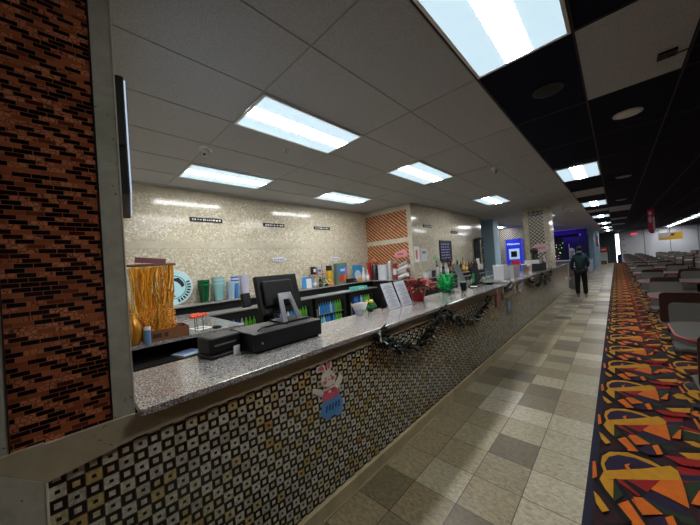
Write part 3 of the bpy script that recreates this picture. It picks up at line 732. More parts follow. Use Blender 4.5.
tt = thing('carton', 'pale grey carton beside the black one on the rack', 'box', (-4.95, 4.06, SH + .286)); mesh('box', G().box(-.05, .05, -.05, .06, 0, .15), plain((180, 180, 196), .5), tt); mesh('label_patch', G().box(.05, .052, -.03, .04, .05, .1), plain((90, 70, 90), .5), tt)
bottle(-4.9, 3.9, SH, .22, .035, (190, 190, 190), 'white bottle under the wire rack'); bottle(-4.92, 4.08, SH, .24, .035, (40, 40, 44), 'dark bottle under the wire rack', (230, 230, 230))
t = thing('jar', 'yellow jar with a black lid on the back shelf', 'jar', (-4.92, 4.37, SH))
mesh('body', G().cyl((0, 0, 0), .07, .34), plain((226, 176, 30), .3), t); mesh('lid', G().cyl((0, 0, .34), .072, .12), BLK, t)
t = thing('small_plant', 'leafy green holiday sprig with white blooms before the yellow jar', 'plant', (-4.8, 4.16, SH))
g = G(); rnd = random.Random(5)
for k in range(60):
    a = rnd.random() * 6.28; r = rnd.uniform(.02, .13); z = rnd.uniform(.02, .2); L = .05
    p = Vector((.03 * math.cos(a), r * math.sin(a), z)); d = Vector((math.cos(a) * .3, math.sin(a), rnd.uniform(-.3, .8))).normalized() * L; w = Vector((0, .01, .01))
    g.add([p - w, p + d * .5 - w * 1.4, p + d, p + d * .5 + w * 1.4], [(0, 1, 2, 3)])
mesh('leaves', g, plain((30, 110, 52), .6), t)
g = G()
for k in range(7): g.ball((.05, -.1 + .03 * k, .06 + .03 * (k * 3 % 4)), .017, n=8)
mesh('blooms', g, plain((236, 240, 236), .5), t); mesh('ornament', G().ball((.06, .12, .03), .035, .05, .025), plain((240, 110, 50), .5), t); mesh('pot', G().lathe((0, 0, 0), [(.04, 0), (.055, .05)], 12), BLKM, t)
t = thing('picture_box', 'colourful illustrated box standing on the back shelf', 'box', (-4.96, 4.78, SH))
mesh('box', G().box(-.05, .05, -.18, .19, 0, .5), plain((96, 120, 110), .5), t)
for i, (a, b, c, d, cc) in enumerate(((-.14, .16, .26, .42, (60, 120, 200)), (-.1, .04, .05, .2, (196, 60, 50)), (.06, .16, .05, .22, (230, 120, 40)), (-.1, .12, .44, .48, (60, 170, 90)), (.1, .17, .2, .4, (170, 120, 200)), (-.05, .1, .3, .36, (190, 220, 240)))):
    mesh('print', G().box(.05 + .001 * i, .0515 + .001 * i, a, b, c, d), plain(cc, .5), t)
t = thing('picture_card', 'bright blue picture card leaning on the marble wall', 'card', (-5.03, 5.5, SH))
mesh('card', G().box(0, .01, -.2, .17, 0, .42), plain((44, 150, 206), .5), t); mesh('print', G().prism([(.01, q[0], q[1]) for q in ell(-.02, .16, .12, .13)], (.002, 0, 0)), plain((220, 228, 240), .5), t)
t = thing('tape_box', 'low black case on the back shelf edge', 'box', (-4.8, 4.98, SH)); mesh('case', G().box(-.06, .06, -.13, .12, 0, .1), BLK, t, .01); mesh('label_patch', G().box(.06, .062, .02, .1, .02, .07), plain((130, 60, 60), .5), t)
t = thing('candle', 'squat amber candle beside the low black case', 'candle', (-4.8, 5.3, SH)); mesh('glass', G().cyl((0, 0, 0), .06, .11), plain((226, 170, 80), .3), t); mesh('rim', G().cyl((0, 0, .11), .062, .01), WHT, t)
bottle(-4.85, 5.52, SH, .34, .055, (226, 228, 230), 'white squeeze bottle left of the red dispenser', (240, 240, 240))
bottle(-4.85, 5.68, SH, .28, .045, (226, 220, 214), 'short white bottle beside the squeeze bottle', (240, 240, 240))
for i, (y, c) in enumerate(((4.6, (96, 206, 200)),)):
    t = thing('carton', 'teal carton lying on the black ledge', 'box', (-4.55, 4.95, 1.0)); mesh('box', G().box(-.1, .1, -.22, .22, 0, .07), plain((96, 206, 200), .5), t); mesh('label_patch', G().box(.1, .102, -.1, .1, .02, .05), WHT, t)
t = thing('menu_stack', 'stack of white printed menus on the black ledge', 'paper', (-4.52, 4.1, 1.0)); mesh('sheet', G().box(-.1, .12, -.4, .4, 0, .02), plain((196, 200, 206), .5), t, ); mesh('print', G().box(-.06, .08, -.3, .3, .02, .022), GRY, t)

# drink dispenser and things before the orange mosaic
t = thing('drink_dispenser', 'tall red and chrome syrup dispenser in the corner', 'dispenser', (-4.75, 5.85, SH))
mesh('tower', G().cyl((-.13, -.05, 0), .06, .46), plain((176, 34, 30), .3), t); mesh('tank', G().lathe((.02, 0, 0), [(.08, 0), (.08, .36), (.05, .42)], 18), plain((70, 66, 70), .25, .5), t)
mesh('ball_top', G().ball((.02, 0, .5), .07), plain((236, 120, 96), .4), t); mesh('tap', G().tube([(.1, 0, .2), (.16, -.02, .2), (.16, -.02, .14)], .012), SIL, t)
t = thing('canister', 'white plastic canister before the orange mosaic', 'canister', (-4.42, 5.82, SH)); mesh('body', G().cyl((0, 0, 0), .14, .36, 24), plain((216, 222, 232), .35), t); mesh('lid', G().cyl((0, 0, .36), .145, .03, 24), WHT, t)
t = thing('basket', 'low wire basket of grey sachets beside the canister', 'basket', (-4.15, 5.85, SH)); mesh('tub', G().lathe((0, 0, 0), [(.09, 0), (.12, .13), (.112, .13), (.08, .01)], 16), GRY, t); mesh('sachets', G().ball((0, 0, .12), .09, .09, .05).ball((.03, -.04, .16), .04), plain((176, 176, 180), .6), t)
t = thing('shaker', 'silver and red whipped cream canister on the bench', 'canister', (-3.98, 5.72, SH)); mesh('body', G().cyl((0, 0, 0), .055, .4), plain((150, 60, 50), .3), t); mesh('head', G().cyl((0, 0, .4), .05, .06), SIL, t); mesh('band', G().cyl((0, 0, .12), .057, .15), plain((220, 214, 206), .4), t)
t = thing('shaker', 'white topped jar beside the red canister', 'canister', (-4.12, 5.70, SH)); mesh('body', G().cyl((0, 0, 0), .05, .42), plain((190, 190, 196), .3), t); mesh('head', G().lathe((0, 0, .42), [(.05, 0), (.03, .06)], 16), plain((210, 212, 218), .4), t)
t = thing('pink_sign', 'pink pig shaped sign fixed on the orange mosaic', 'sign', (-4.0, 6.03, 1.72))
pts = [(-.2, .02), (-.12, .12), (.02, .16), (.12, .2), (.2, .14), (.22, .02), (.14, -.02), (.02, -.01), (-.08, -.03)]
mesh('board', G().prism([(p[0], 0, p[1]) for p in pts], (0, -.012, 0)), plain((226, 150, 160), .5), t); mesh('print', G().box(-.08, .1, -.015, -.012, .05, .09), plain((190, 90, 100), .5), t)
for i in range(4):
    t = thing('cup_sleeve', ('lowest', 'second', 'third', 'topmost')[i] + ' white cup sleeve of the slanted pile by the marble corner', 'cup', (-3.82 + .02 * i, 5.78, SH + .05 + .1 * i), 0, 'sleeves of paper cups')
    mesh('cups', G().tube([(-.16, .02, -.03), (0, 0, .02), (.16, -.02, .07)], [.04, .046, .05], 14), plain((222, 222, 224), .5) if i % 2 == 0 else plain((170, 168, 172), .5), t)
    mesh('rim', G().tube([(.155, -.02, .066), (.17, -.022, .072)], .052, 14), plain((120, 60, 56), .5) if i % 2 else WHT, t)

# bottles and stuff along the far marble wall
rnd = random.Random(11); BC = [(26, 60, 34), (120, 60, 30), (200, 204, 206), (60, 20, 24), (16, 40, 30), (214, 208, 190), (90, 30, 30), (40, 40, 44), (176, 140, 60)]
BN = ['dark green', 'brown', 'clear', 'maroon', 'deep green', 'cream', 'red', 'black', 'gold']
ords = ['first', 'second', 'third', 'fourth', 'fifth', 'sixth', 'seventh', 'eighth', 'ninth', 'tenth', 'eleventh', 'twelfth', 'thirteenth', 'fourteenth', 'fifteenth', 'sixteenth', 'seventeenth', 'eighteenth', 'nineteenth', 'twentieth', 'twenty first', 'twenty second', 'twenty third', 'twenty fourth', 'twenty fifth', 'twenty sixth']
for i in range(26):
    k = rnd.randrange(9); row = i % 2
    bottle(-3.5 + .12 * row, 7.0 + i * .112, SH, rnd.uniform(.26, .42), .038, BC[k], '%s liquor bottle, %s from the left on the back bar' % (BN[k], ords[i]), rnd.choice(((20, 20, 20), (200, 40, 40), (210, 210, 210), (40, 120, 60))), 'liquor bottles on the back bar')
t = thing('price_list', 'white sheet with a red panel pinned on the marble corner', 'poster', (-3.617, 6.2, 1.55))
mesh('sheet', G().box(0, .004, -.14, .12, 0, .4), WHT, t); mesh('print', G().box(.004, .006, -.06, .02, .08, .32), plain((226, 80, 100), .5), t)
t = thing('notice', 'plain white notice beside the red panel sheet', 'poster', (-3.617, 6.55, 1.56)); mesh('sheet', G().box(0, .004, -.15, .16, 0, .33), plain((206, 208, 214), .5), t); mesh('print', G().box(.004, .005, -.1, .1, .2, .27), GRY, t)
for i, (y, c, h, r, l) in enumerate(((6.2, (214, 210, 210), .12, .07, 'white cup lids stack near the corner'), (6.42, (190, 190, 196), .16, .05, 'grey cup stack behind the poinsettia'), (6.62, (60, 56, 58), .14, .06, 'black cup stack behind the poinsettia'), (6.82, (226, 226, 226), .22, .06, 'tall white cup stack left of the bottles'))):
    t = thing('cup_stack', l, 'cup', (-3.42, y, SH))
    mesh('cups', G().lathe((0, 0, 0), [(r * .8, 0), (r, h)], 14), plain(c, .4), t); mesh('rim', G().lathe((0, 0, h), [(r * 1.05, 0), (r * 1.05, .012)], 14), plain(tuple(int(q * .85) for q in c), .4), t)
t = thing('menu_board', 'navy chalk menu board with chalk writing on the marble wall', 'sign', (-3.617, 7.82, 1.5))
mesh('board', G().box(0, .02, -.36, .36, 0, .6), plain((22, 26, 62), .5), t); mesh('frame', G().box(.0, .03, -.38, .38, -.02, .0).box(0, .03, -.38, .38, .6, .62).box(0, .03, -.38, -.36, 0, .6).box(0, .03, .36, .38, 0, .6), plain((14, 14, 34), .5), t)
g = G(); rnd = random.Random(4)
for r in range(6):
    y = -.3
    while y < .24:
        w = rnd.uniform(.03, .09); g.box(.02, .022, y, y + w, .5 - r * .08, .52 - r * .08 + rnd.uniform(0, .012)); y += w + rnd.uniform(.02, .06)
mesh('chalk_writing', g, plain((170, 176, 214), .6), t)
for i, (y, z) in enumerate(((7.15, 1.62), (8.55, 1.62))):
    t = thing('shamrock', ('green shamrock decal left of the chalk board', 'green shamrock decal right of the chalk board')[i], 'decal', (-3.617, y, z))
    g = G()
    for a in (.5, 2.6, 4.7): g.prism([(0, p[0], p[1]) for p in ell(.05 * math.cos(a), .05 * math.sin(a), .045, .045)], (.003, 0, 0))
    mesh('leaf', g, plain((120, 186, 150), .5), t); mesh('stem', G().box(0, .003, -.006, .006, -.12, -.03), plain((90, 160, 120), .5), t)
t = thing('hanging_glasses', 'row of wine glasses hung under the rail before the bottles', 'glass', (-2.7, 7.6, 1.1), 0)
mesh('rail', G().box(-.02, .02, -1.2, 1.6, .02, .04).box(-.02, .02, -1.2, -1.17, -1.1, .02).box(-.02, .02, 1.57, 1.6, -1.1, .02), SIL, t)
for k in range(12):
    mesh('wine_glass', G().lathe((0, -1.05 + .22 * k, -.2), [(.035, 0), (.045, .08), (.02, .12), (.005, .13), (.005, .2), (.035, .205)], 12), plain((170, 190, 180), .08, alpha=.6), t)
t = thing('tall_garland', 'dark leafy garland hanging around a navy cloth at the wall end', 'garland', (-3.57, 10.35, 1.0))
mesh('cloth', G().box(-.02, .0, -.3, .25, -.3, 1.2), plain((14, 18, 46), .8), t)
g = G(); rnd = random.Random(9)
for k in range(300):
    s = rnd.random() * 3.2
    p = Vector((.03, -.32, s)) if s < 1.2 else (Vector((.03, -.32 + (s - 1.2), 1.22)) if s < 1.8 else Vector((.03, .28, 1.2 - (s - 1.8))))
    if p.z < 0: continue
    d = Vector((.3 + rnd.random() * .4, rnd.uniform(-1, 1), rnd.uniform(-1, 1))).normalized() * .11; w = Vector((0, .012, .012))
    g.add([p - w, p + d * .5 - w, p + d, p + d * .5 + w], [(0, 1, 2, 3)])
mesh('foliage', g, plain((44, 64, 48), .7), t)['kind'] = 'stuff'
t = thing('candle', 'tall white pillar candle before the navy cloth', 'candle', (-3.4, 9.75, SH)); mesh('wax', G().cyl((0, 0, 0), .055, .36), WHT, t); mesh('wick', G().cyl((0, 0, .36), .005, .02, 6), BLK, t)
t = thing('candle', 'short white pillar candle at the end of the bench', 'candle', (-3.4, 10.08, SH)); mesh('wax', G().cyl((0, 0, 0), .05, .16), WHT, t); mesh('wick', G().cyl((0, 0, .16), .005, .02, 6), BLK, t)

# ------------------------------------------------------------------ things on the bar counter
CT = 1.081
t = thing('register_base', 'wide black cash drawer under the sales terminal', 'cash drawer', (-1.82, 1.08, CT))
mesh('case', G().box(-.17, .17, -.27, .27, .012, .12), BLK, t, .006); mesh('foot', G().box(-.15, .15, -.25, .25, 0, .012), BLKM, t)
mesh('key_lock', G().cyl((.17, -.22, .06), .008, .004, 10, 0, 'x'), SIL, t)
mesh('top_edge', G().box(-.168, .172, -.272, .272, .118, .124), plain((60, 62, 66), .4), t)
t = thing('sales_terminal', 'black touch screen terminal seen from behind on a silver stand', 'monitor', (-1.88, 1.14, CT + .126))
n = Vector((.97, 0, .25)).normalized(); up = Vector((-.25, 0, .97))
mesh('housing', G().obox((-.07, .04, .205), n * .022, Vector((0, .185, 0)), up * .15), BLK, t, .008)
mesh('screen', G().obox(Vector((-.07, .04, .205)) - n * .024, n * .002, Vector((0, .17, 0)), up * .135), plain((30, 36, 46), .1), t)
mesh('rear_bulge', G().obox(Vector((-.07, .02, .21)) + n * .034, n * .014, Vector((0, .13, 0)), up * .1), BLK, t, .012)
g = G().prism([(.02, .0, .215), (.02, .115, .215), (.10, .155, .0), (.10, .115, .0), (.04, .085, .165), (.04, .035, .165), (.10, .025, .0), (.10, -.015, .0)], (.012, 0, .004))
g.v = [v + Vector((0, -.03, 0)) for v in g.v]
mesh('stand', g, SIL, t, .003); mesh('stand_foot', G().box(-.08, .12, -.05, .19, 0, .012), BLK, t)
mesh('card_reader', G().obox(Vector((-.07, -.23, .19)), n * .02, Vector((0, .03, 0)), up * .05), BLK, t, .005)
t = thing('receipt_printer', 'low black receipt printer left of the cash drawer', 'printer', (-1.92, .69, CT), .12)
mesh('case', G().box(-.08, .09, -.1, .11, .02, .125), BLK, t, .012); mesh('base', G().box(-.07, .12, -.11, .1, 0, .02), BLK, t, .006); mesh('paper_slot', G().box(.09, .093, -.07, .07, .07, .08), GRY, t)
t = thing('price_tag', 'tiny white tag beside the receipt printer', 'tag', (-1.77, .745, CT)); mesh('tag', G().obox((0, 0, .03), (.004, 0, .0), (0, .02, 0), (0, 0, .03)), WHT, t); mesh('base', G().box(-.01, .01, -.015, .015, 0, .004), GRY, t)
t = thing('cable', 'black cables curled on top of the cash drawer', 'cable', (-1.75, .95, CT + .126))
mesh('wire', G().tube([(.05 * math.cos(k * .7) + .02, -.1 + .025 * k, .012 + .008 * math.sin(k)) for k in range(10)], .006), BLK, t)
t = thing('napkin_holder', 'white pleated napkins in a holder on the counter', 'napkins', (-1.93, 2.1, CT), .3)
mesh('holder', G().lathe((0, 0, 0), [(.04, 0), (.055, .06)], 16), plain((200, 204, 208), .3), t)
g = G()
for k in range(9): g.obox((0, -.048 + .012 * k, .07), (.05, 0, 0), (0, .001, 0), (.012 * (k - 4) / 4, .006 * (k - 4), .05))
mesh('napkins', g, WHT, t)
t = thing('small_plant', 'small green potted plant with yellow top on the counter', 'plant', (-1.96, 2.3, CT))
mesh('pot', G().lathe((0, 0, 0), [(.03, 0), (.045, .05)], 14), plain((20, 60, 30), .4), t)
g = G(); rnd = random.Random(2)
for k in range(14): g.ball((.04 * math.cos(k), .045 * math.sin(k * 1.7), .05 + .02 * (k % 3)), .02, n=7)
mesh('leaves', g, plain((40, 120, 60), .6), t); g = G()
for k in range(7): g.ball((.03 * math.cos(k * 2), .035 * math.sin(k * 2), .11), .018, n=7)
mesh('blooms', g, plain((226, 184, 70), .6), t)
LIN = plain((150, 156, 166), .6)
for i, (y, l) in enumerate(((2.54, 'white menu sheet leaning back, left of the pair'), (2.79, 'white menu sheet leaning back, right of the pair'))):
    t = thing('menu_holder', l, 'menu', (-1.8, y, CT), .0, 'menu sheets on the counter')
    a = Vector((-.10, -.01, .28)); nrm = Vector((.942, 0, .335)).normalized()
    mesh('sheet', G().obox(a / 2 + Vector((0, 0, .004)), Vector((.0, .105, 0)), a / 2, nrm * .003), plain((226, 230, 240), .4), t)
    g = G()
    for k in range(14):
        c = a * (.1 + .06 * k) + nrm * .005; g.obox(c, (0, .08 - .02 * (k % 3), 0), a.normalized() * .003, nrm * .0008)
    mesh('print', g, LIN, t)
    mesh('back_leg', G().obox((-.13, .0, .11), (.004, 0, 0), (0, .05, 0), (.03, 0, .11)), BLK, t)
t = thing('poinsettia', 'red poinsettia in a foil wrapped red pot on the counter', 'plant', (-1.86, 3.14, CT))
mesh('pot', G().lathe((0, 0, 0), [(.07, 0), (.105, .15), (.12, .17), (.1, .165)], 20), plain((150, 10, 18), .3), t)
g = G(); g2 = G(); rnd = random.Random(8)
for k in range(330):
    a = rnd.random() * 6.28; r = rnd.uniform(.02, .19); z = .3 - r * .5 + rnd.uniform(-.05, .02)
    p = Vector((r * math.cos(a), r * math.sin(a), z)); d = Vector((math.cos(a), math.sin(a), rnd.uniform(-.4, .3))).normalized() * .08; w = Vector((-math.sin(a), math.cos(a), .1)) * .02
    (g if rnd.random() < .68 else g2).add([p, p + d * .5 - w, p + d, p + d * .5 + w], [(0, 1, 2, 3)])
g3 = G()
for k in range(26):
    a = rnd.random() * 6.28; p = Vector((.09 * math.cos(a), .11 * math.sin(a), rnd.uniform(.14, .24))); d = Vector((math.cos(a), math.sin(a), rnd.uniform(-.8, .1))).normalized() * .08; w = Vector((-math.sin(a), math.cos(a), .1)) * .018
    g3.add([p, p + d * .5 - w, p + d, p + d * .5 + w], [(0, 1, 2, 3)])
mesh('pale_leaves', g3, plain((190, 180, 140), .6), t)
mesh('bracts', g, plain((206, 24, 40), .5), t); mesh('leaves', g2, plain((60, 76, 50), .6), t)
g = G()
for k in range(8): g.tube([(0, 0, .12), (.08 * math.cos(k), .08 * math.sin(k), .24)], .004, 5)
mesh('stems', g, plain((50, 70, 40), .6), t)
t = thing('tabletop_tree', 'bright green foil tree ornament on the counter', 'ornament', (-1.9, 4.05, CT))
mesh('base', G().lathe((0, 0, 0), [(.06, 0), (.07, .06)], 14), plain((20, 110, 60), .4), t)
g = G(); rnd = random.Random(12)
for k in range(170):
    a = rnd.random() * 6.28; z = rnd.uniform(.04, .27); r = .15 * (1 - abs(z - .12) * 2.5) + .03; p = Vector((r * .6 * math.cos(a), r * .6 * math.sin(a), z)); d = Vector((math.cos(a), math.sin(a), rnd.uniform(-.3, .9))).normalized() * .09; w = Vector((-math.sin(a), math.cos(a), 0)) * .02
    g.add([p - w, p + d, p + w], [(0, 1, 2)])
g.lathe((0, 0, .06), [(.07, 0), (.1, .08), (.04, .2)], 12)
mesh('crown', g, plain((10, 180, 96), .35), t)
t = thing('cup', 'black cup beside the bright green ornament', 'cup', (-1.72, 4.25, CT)); mesh('body', G().lathe((0, 0, 0), [(.035, 0), (.05, .13)], 14), BLK, t); mesh('rim', G().lathe((0, 0, .13), [(.052, 0), (.052, .008)], 14), GRY, t)
t = thing('price_board', 'clear acrylic sheet leaning behind the green ornament', 'sign', (-1.9, 4.62, CT)); mesh('sheet', G().obox((0, 0, .2), (.003, 0, 0), (0, .12, 0), (-.02, -.12, .2)), plain((190, 200, 204), .1, alpha=.7), t); mesh('foot', G().box(-.05, .05, -.1, .1, 0, .01), GRY, t)
t = thing('clutch', 'black folded check presenter lying on the counter', 'folder', (-1.75, 4.75, CT), .3); mesh('cover', G().box(-.06, .06, -.1, .1, 0, .015), BLK, t); mesh('slip', G().box(-.05, .05, -.08, .07, .015, .018), WHT, t)
t = thing('sales_terminal', 'black sales terminal propped up near the end of the counter', 'monitor', (-1.8, 4.98, CT))
mesh('screen', G().obox((0, .02, .22), (.015, 0, .0), (0, .13, .05), (-.02, -.05, .16)), BLK, t, .006); mesh('stand', G().obox((-.03, .02, .1), (.01, 0, 0), (0, .03, 0), (.02, 0, .1)), BLK, t); mesh('base', G().box(-.1, .1, -.1, .12, 0, .015), BLK, t)
mesh('green_sticker', G().obox((.02, -.12, .15), (.008, 0, 0), (0, .03, 0), (0, 0, .08)), plain((30, 160, 80), .5), t)
# things on the far counter
t = thing('container', 'white lidded tub on the start of the far counter', 'container', (-1.78, 6.35, CT)); mesh('tub', G().lathe((0, 0, 0), [(.13, 0), (.15, .28)], 4, a0=PI / 4), plain((206, 210, 216), .4), t); mesh('lid', G().box(-.11, .11, -.11, .11, .28, .3), WHT, t)
t = thing('clear_box', 'white straw box beside the tub', 'box', (-1.78, 6.85, CT)); mesh('box', G().box(-.1, .1, -.14, .14, 0, .25), plain((190, 196, 200), .4), t); mesh('lid', G().box(-.1, .1, -.14, .14, .25, .27), GRY, t)
t = thing('candy_jar', 'red topped candy jar on the far counter', 'jar', (-1.7, 7.3, CT)); mesh('jar', G().cyl((0, 0, 0), .08, .26), plain((160, 150, 150), .2), t); mesh('lid', G().cyl((0, 0, .26), .085, .09), plain((206, 30, 40), .4), t)
t = thing('flower', 'yellow and red artificial flower behind the candy jar', 'flower', (-1.78, 7.75, CT)); mesh('stem', G().tube([(0, 0, 0), (0, .03, .25)], .008), plain((40, 90, 50), .6), t); mesh('petals', G().ball((0, .03, .28), .08, .08, .05), plain((230, 190, 50), .5), t); mesh('heart', G().ball((.05, -.02, .3), .04), plain((200, 40, 40), .5), t)
for i, (y, h, c, l) in enumerate(((8.15, .22, (120, 120, 126), 'grey cup stack on the far counter'), (8.45, .16, (180, 120, 90), 'tan cup stack on the far counter'), (8.75, .2, (200, 204, 206), 'white cup stack on the far counter'))):
    t = thing('cup_stack', l, 'cup', (-1.72, y, CT)); mesh('cups', G().lathe((0, 0, 0), [(.05, 0), (.065, h)], 12), plain(c, .4), t); mesh('rim', G().lathe((0, 0, h), [(.068, 0), (.068, .01)], 12), WHT, t)
t = thing('sales_terminal', 'wide black equipment rack before the marble column', 'machine', (-1.72, 9.5, CT)); mesh('base', G().box(-.2, .2, -.45, .45, 0, .2), BLK, t, .01); mesh('tray', G().box(-.18, .18, -.4, -.1, .2, .3), plain((190, 190, 190), .4), t); mesh('screen', G().obox((0, .05, .42), (.03, 0, 0), (0, .25, 0), (0, 0, .12)), BLK, t, .01); mesh('top_part', G().ball((0, .0, .55), .1, .2, .1), plain((40, 22, 26), .6), t)
t = thing('notice', 'white notice standing before the marble column', 'sign', (-1.6, 10.35, CT)); mesh('sheet', G().obox((0, 0, .2), (.004, .0, 0), (0, .16, 0), (-.03, 0, .2)), plain((226, 220, 230), .5), t); mesh('foot', G().box(-.05, .05, -.1, .1, 0, .01), GRY, t)
t = thing('oval_sign', 'pale pink oval sign on the column above the counter', 'sign', (-1.78, 10.79, 1.72)); mesh('board', G().prism([(p[0], 0, p[1]) for p in ell(0, 0, .24, .15, 24)], (0, -.015, 0)), plain((226, 190, 200), .5), t)
g = G()
for k in range(5): g.box(-.13 + .055 * k, -.095 + .055 * k, -.018, -.015, -.03, .03 - .012 * (k % 2))
mesh('lettering', g, plain((200, 80, 110), .5), t)
t = thing('script_emblem', 'white script emblem at the top of the marble column', 'sign', (-1.85, 10.79, 2.86))
mesh('plate', G().prism([(p[0], 0, p[1]) for p in ell(0, 0, .2, .06, 24)], (0, -.01, 0)), BLK, t)
g = G()
for k in range(7): g.obox((-.15 + .05 * k, -.012, .01 * math.sin(k * 2)), (.014, 0, .006 * math.cos(k)), (0, .003, 0), (.004, 0, .03 - .008 * (k % 3)))
mesh('lettering', g, WHT, t)
t = thing('door_mat_sign', 'cluster of dark bows hanging on the far counter front', 'decoration', (-1.436, 8.9, .8))
mesh('ribbon', G().ball((.03, 0, 0), .03, .22, .1).ball((.03, .5, .02), .03, .16, .09), plain((24, 26, 24), .6), t)

# ------------------------------------------------------------------ far left: machine, arcade, fridge
t = thing('cash_machine', 'bright blue cash machine with a white framed screen', 'machine', (-3.87, 16.6, 0))
UB = plain((20, 44, 190), .4, emit=.35)
mesh('cabinet', G().box(-.35, .35, -.2, .3, 0, 1.4), UB, t); mesh('topper', G().box(-.35, .35, -.2, .3, 1.4, 2.36), UB, t)
mesh('screen_frame', G().box(-.22, .26, -.215, -.2, 1.3, 1.85), plain((176, 200, 230), .4, emit=.3), t)
mesh('screen', G().box(-.13, .15, -.222, -.215, 1.42, 1.72), plain((20, 34, 26), .2), t)
mesh('keypad', G().box(-.2, .2, -.26, -.2, 1.02, 1.1), GRY, t)
text('lettering', 'Welcome', .15, plain((240, 244, 250), .5, emit=.6), t, (.0, -.206, 2.1), (PI / 2, 0, 0))
t = thing('poster_column', 'narrow white and orange banner beside the blue column', 'banner', (-4.15, 14.3, 0)); mesh('panel', G().box(-.12, .12, 0, .03, 0, 2.0), plain((200, 206, 220), .5), t); mesh('orange_top', G().box(-.12, .12, 0, .03, 2.0, 2.7), plain((226, 140, 60), .5), t)
tube_m = plain((120, 80, 255), .5, emit=9)
t = thing('purple_fill_lamp', 'added purple fill tube high on the arcade wall', 'lamp', (-3.9, 25.5, 2.62)); mesh('tube', G().cyl((-1.3, 0, 0), .05, 3.4, 12, 0, 'x'), tube_m, t); mesh('shade', G().box(-1.3, 2.1, -.09, -.07, -.12, .07), BLKM, t); mesh('bracket', G().box(-1.0, -.95, 0, .49, -.05, .02).box(1.7, 1.75, 0, .49, -.05, .02), BLKM, t)  # added tube for the purple glow in the arcade; its shade hides it
t = thing('purple_fill_lamp', 'added purple fill tube tinting the ceiling beyond the mosaic column', 'lamp', (-3.2, 19.0, 2.9)); mesh('tube', G().cyl((-.6, 0, 0), .03, 1.2, 12, 0, 'x'), plain((110, 90, 255), .5, emit=40), t); mesh('shade', G().box(-.62, .62, -.07, -.05, -.06, .14), BLKM, t); mesh('holder', G().box(-.62, -.58, -.02, .02, 0, .14).box(.58, .62, -.02, .02, 0, .14), BLKM, t)  # second added tube, put in only to colour the ceiling purple
t = thing('arcade_cabinet', 'black backdrop board with small coloured lights in the arcade', 'board', (-2.85, 24.6, 0))
mesh('panel', G().box(-.65, .2, 0, .1, 0, 2.45), BLK, t)
rnd = random.Random(6)
for k in range(26):
    mesh('bulb', G().ball((rnd.uniform(-.6, .15), -.02, rnd.uniform(.9, 2.2)), .014 + .012 * rnd.random(), n=6), plain(rnd.choice(((255, 255, 255), (120, 160, 255), (255, 90, 60), (90, 255, 140))), .5, emit=2), t)
t = thing('white_chair', 'white slatted high back chair in the arcade corner', 'chair', (-2.2, 24.2, 0))
g = G().box(-.15, -.12, 0, .03, .45, 2.0).box(.12, .15, 0, .03, .45, 1.6)
for k in range(3): g.box(-.08 + .07 * k, -.05 + .07 * k, 0, .02, .5, 1.55)
g.prism([(-.15, 0, 1.5), (.15, 0, 1.5), (.15, 0, 1.6), (0, 0, 1.72), (-.15, 0, 1.66)], (0, .03, 0))
mesh('backrest', g, WHT, t); mesh('seat', G().box(-.18, .18, -.4, 0, .4, .45), WHT, t)
for x in (-.16, .14):
    for y in (-.38, -.03): mesh('leg', G().box(x, x + .03, y, y + .03, 0, .4), WHT, t)
t = thing('low_counter', 'low white counter in front of the arcade backdrop', 'counter', (-2.6, 20.5, 0)); mesh('top', G().box(-.75, .75, -.3, .3, .95, 1.0), WHT, t); mesh('front', G().box(-.7, .7, -.27, .25, 0, .95), plain((96, 92, 84), .6), t)
t = thing('stanchion_box', 'small white bin beside the first pale blue column', 'bin', (-1.3, 24.0, 0)); mesh('bin', G().lathe((0, 0, 0), [(.14, 0), (.18, .85)], 4, a0=PI / 4), plain((170, 176, 190), .5), t); mesh('lid', G().box(-.14, .14, -.14, .14, .85, .95), GRY, t)
t = thing('vending_machine', 'white vending machine with a red header at the end of the walkway', 'vending machine', (-.85, 37, 0))
mesh('cabinet', G().box(-.32, .2, -.3, .5, 0, 1.1), plain((190, 200, 196), .5, ), t); mesh('header', G().box(-.32, .2, -.3, .5, 1.1, 1.65), plain((190, 30, 40), .5), t); mesh('sign_text', G().box(-.24, .1, -.31, -.3, 1.3, 1.42), WHT, t); mesh('side_unit', G().box(.2, .3, -.3, .5, 0, 1.6), BLK, t)
t = thing('wood_crate', 'low brown crate before the vending machine', 'crate', (-1.0, 35.3, 0)); mesh('crate', G().box(-.2, .3, -.2, .2, 0, .35), plain((110, 80, 56), .7), t); mesh('slat', G().box(-.2, .3, -.21, -.2, .1, .16).box(-.2, .3, -.21, -.2, .22, .28), plain((60, 60, 50), .7), t)
t = thing('exit_banner', 'small red flag banner beside the pale columns', 'flag', (-1.12, 29.99, 1.7)); mesh('cloth', G().box(-.03, .09, 0, .01, 0, .85), plain((190, 70, 80), .6), t); mesh('emblem', G().box(-.0, .05, -.006, 0, .0, .3), plain((30, 30, 80), .6), t)
t = thing('trash_bin', 'dark blue bin in the bright exit doorway', 'bin', (.17, 36.8, 0)); mesh('bin', G().lathe((0, 0, 0), [(.14, 0), (.16, .75)], 12), plain((30, 28, 70), .5), t); mesh('lid', G().lathe((0, 0, .75), [(.17, 0), (.15, .06)], 12), BLK, t)
t = thing('exit_sign', 'red lit exit sign high on the far pale wall', 'sign', (1.28, 37.96, 2.55)); mesh('case', G().box(-.2, .2, -.03, .0, 0, .22), plain((240, 225, 228), .5), t)
text('lettering', 'EXIT', .2, plain((255, 40, 70), .5, emit=2), t, (0, -.034, .11), (PI / 2, 0, 0))
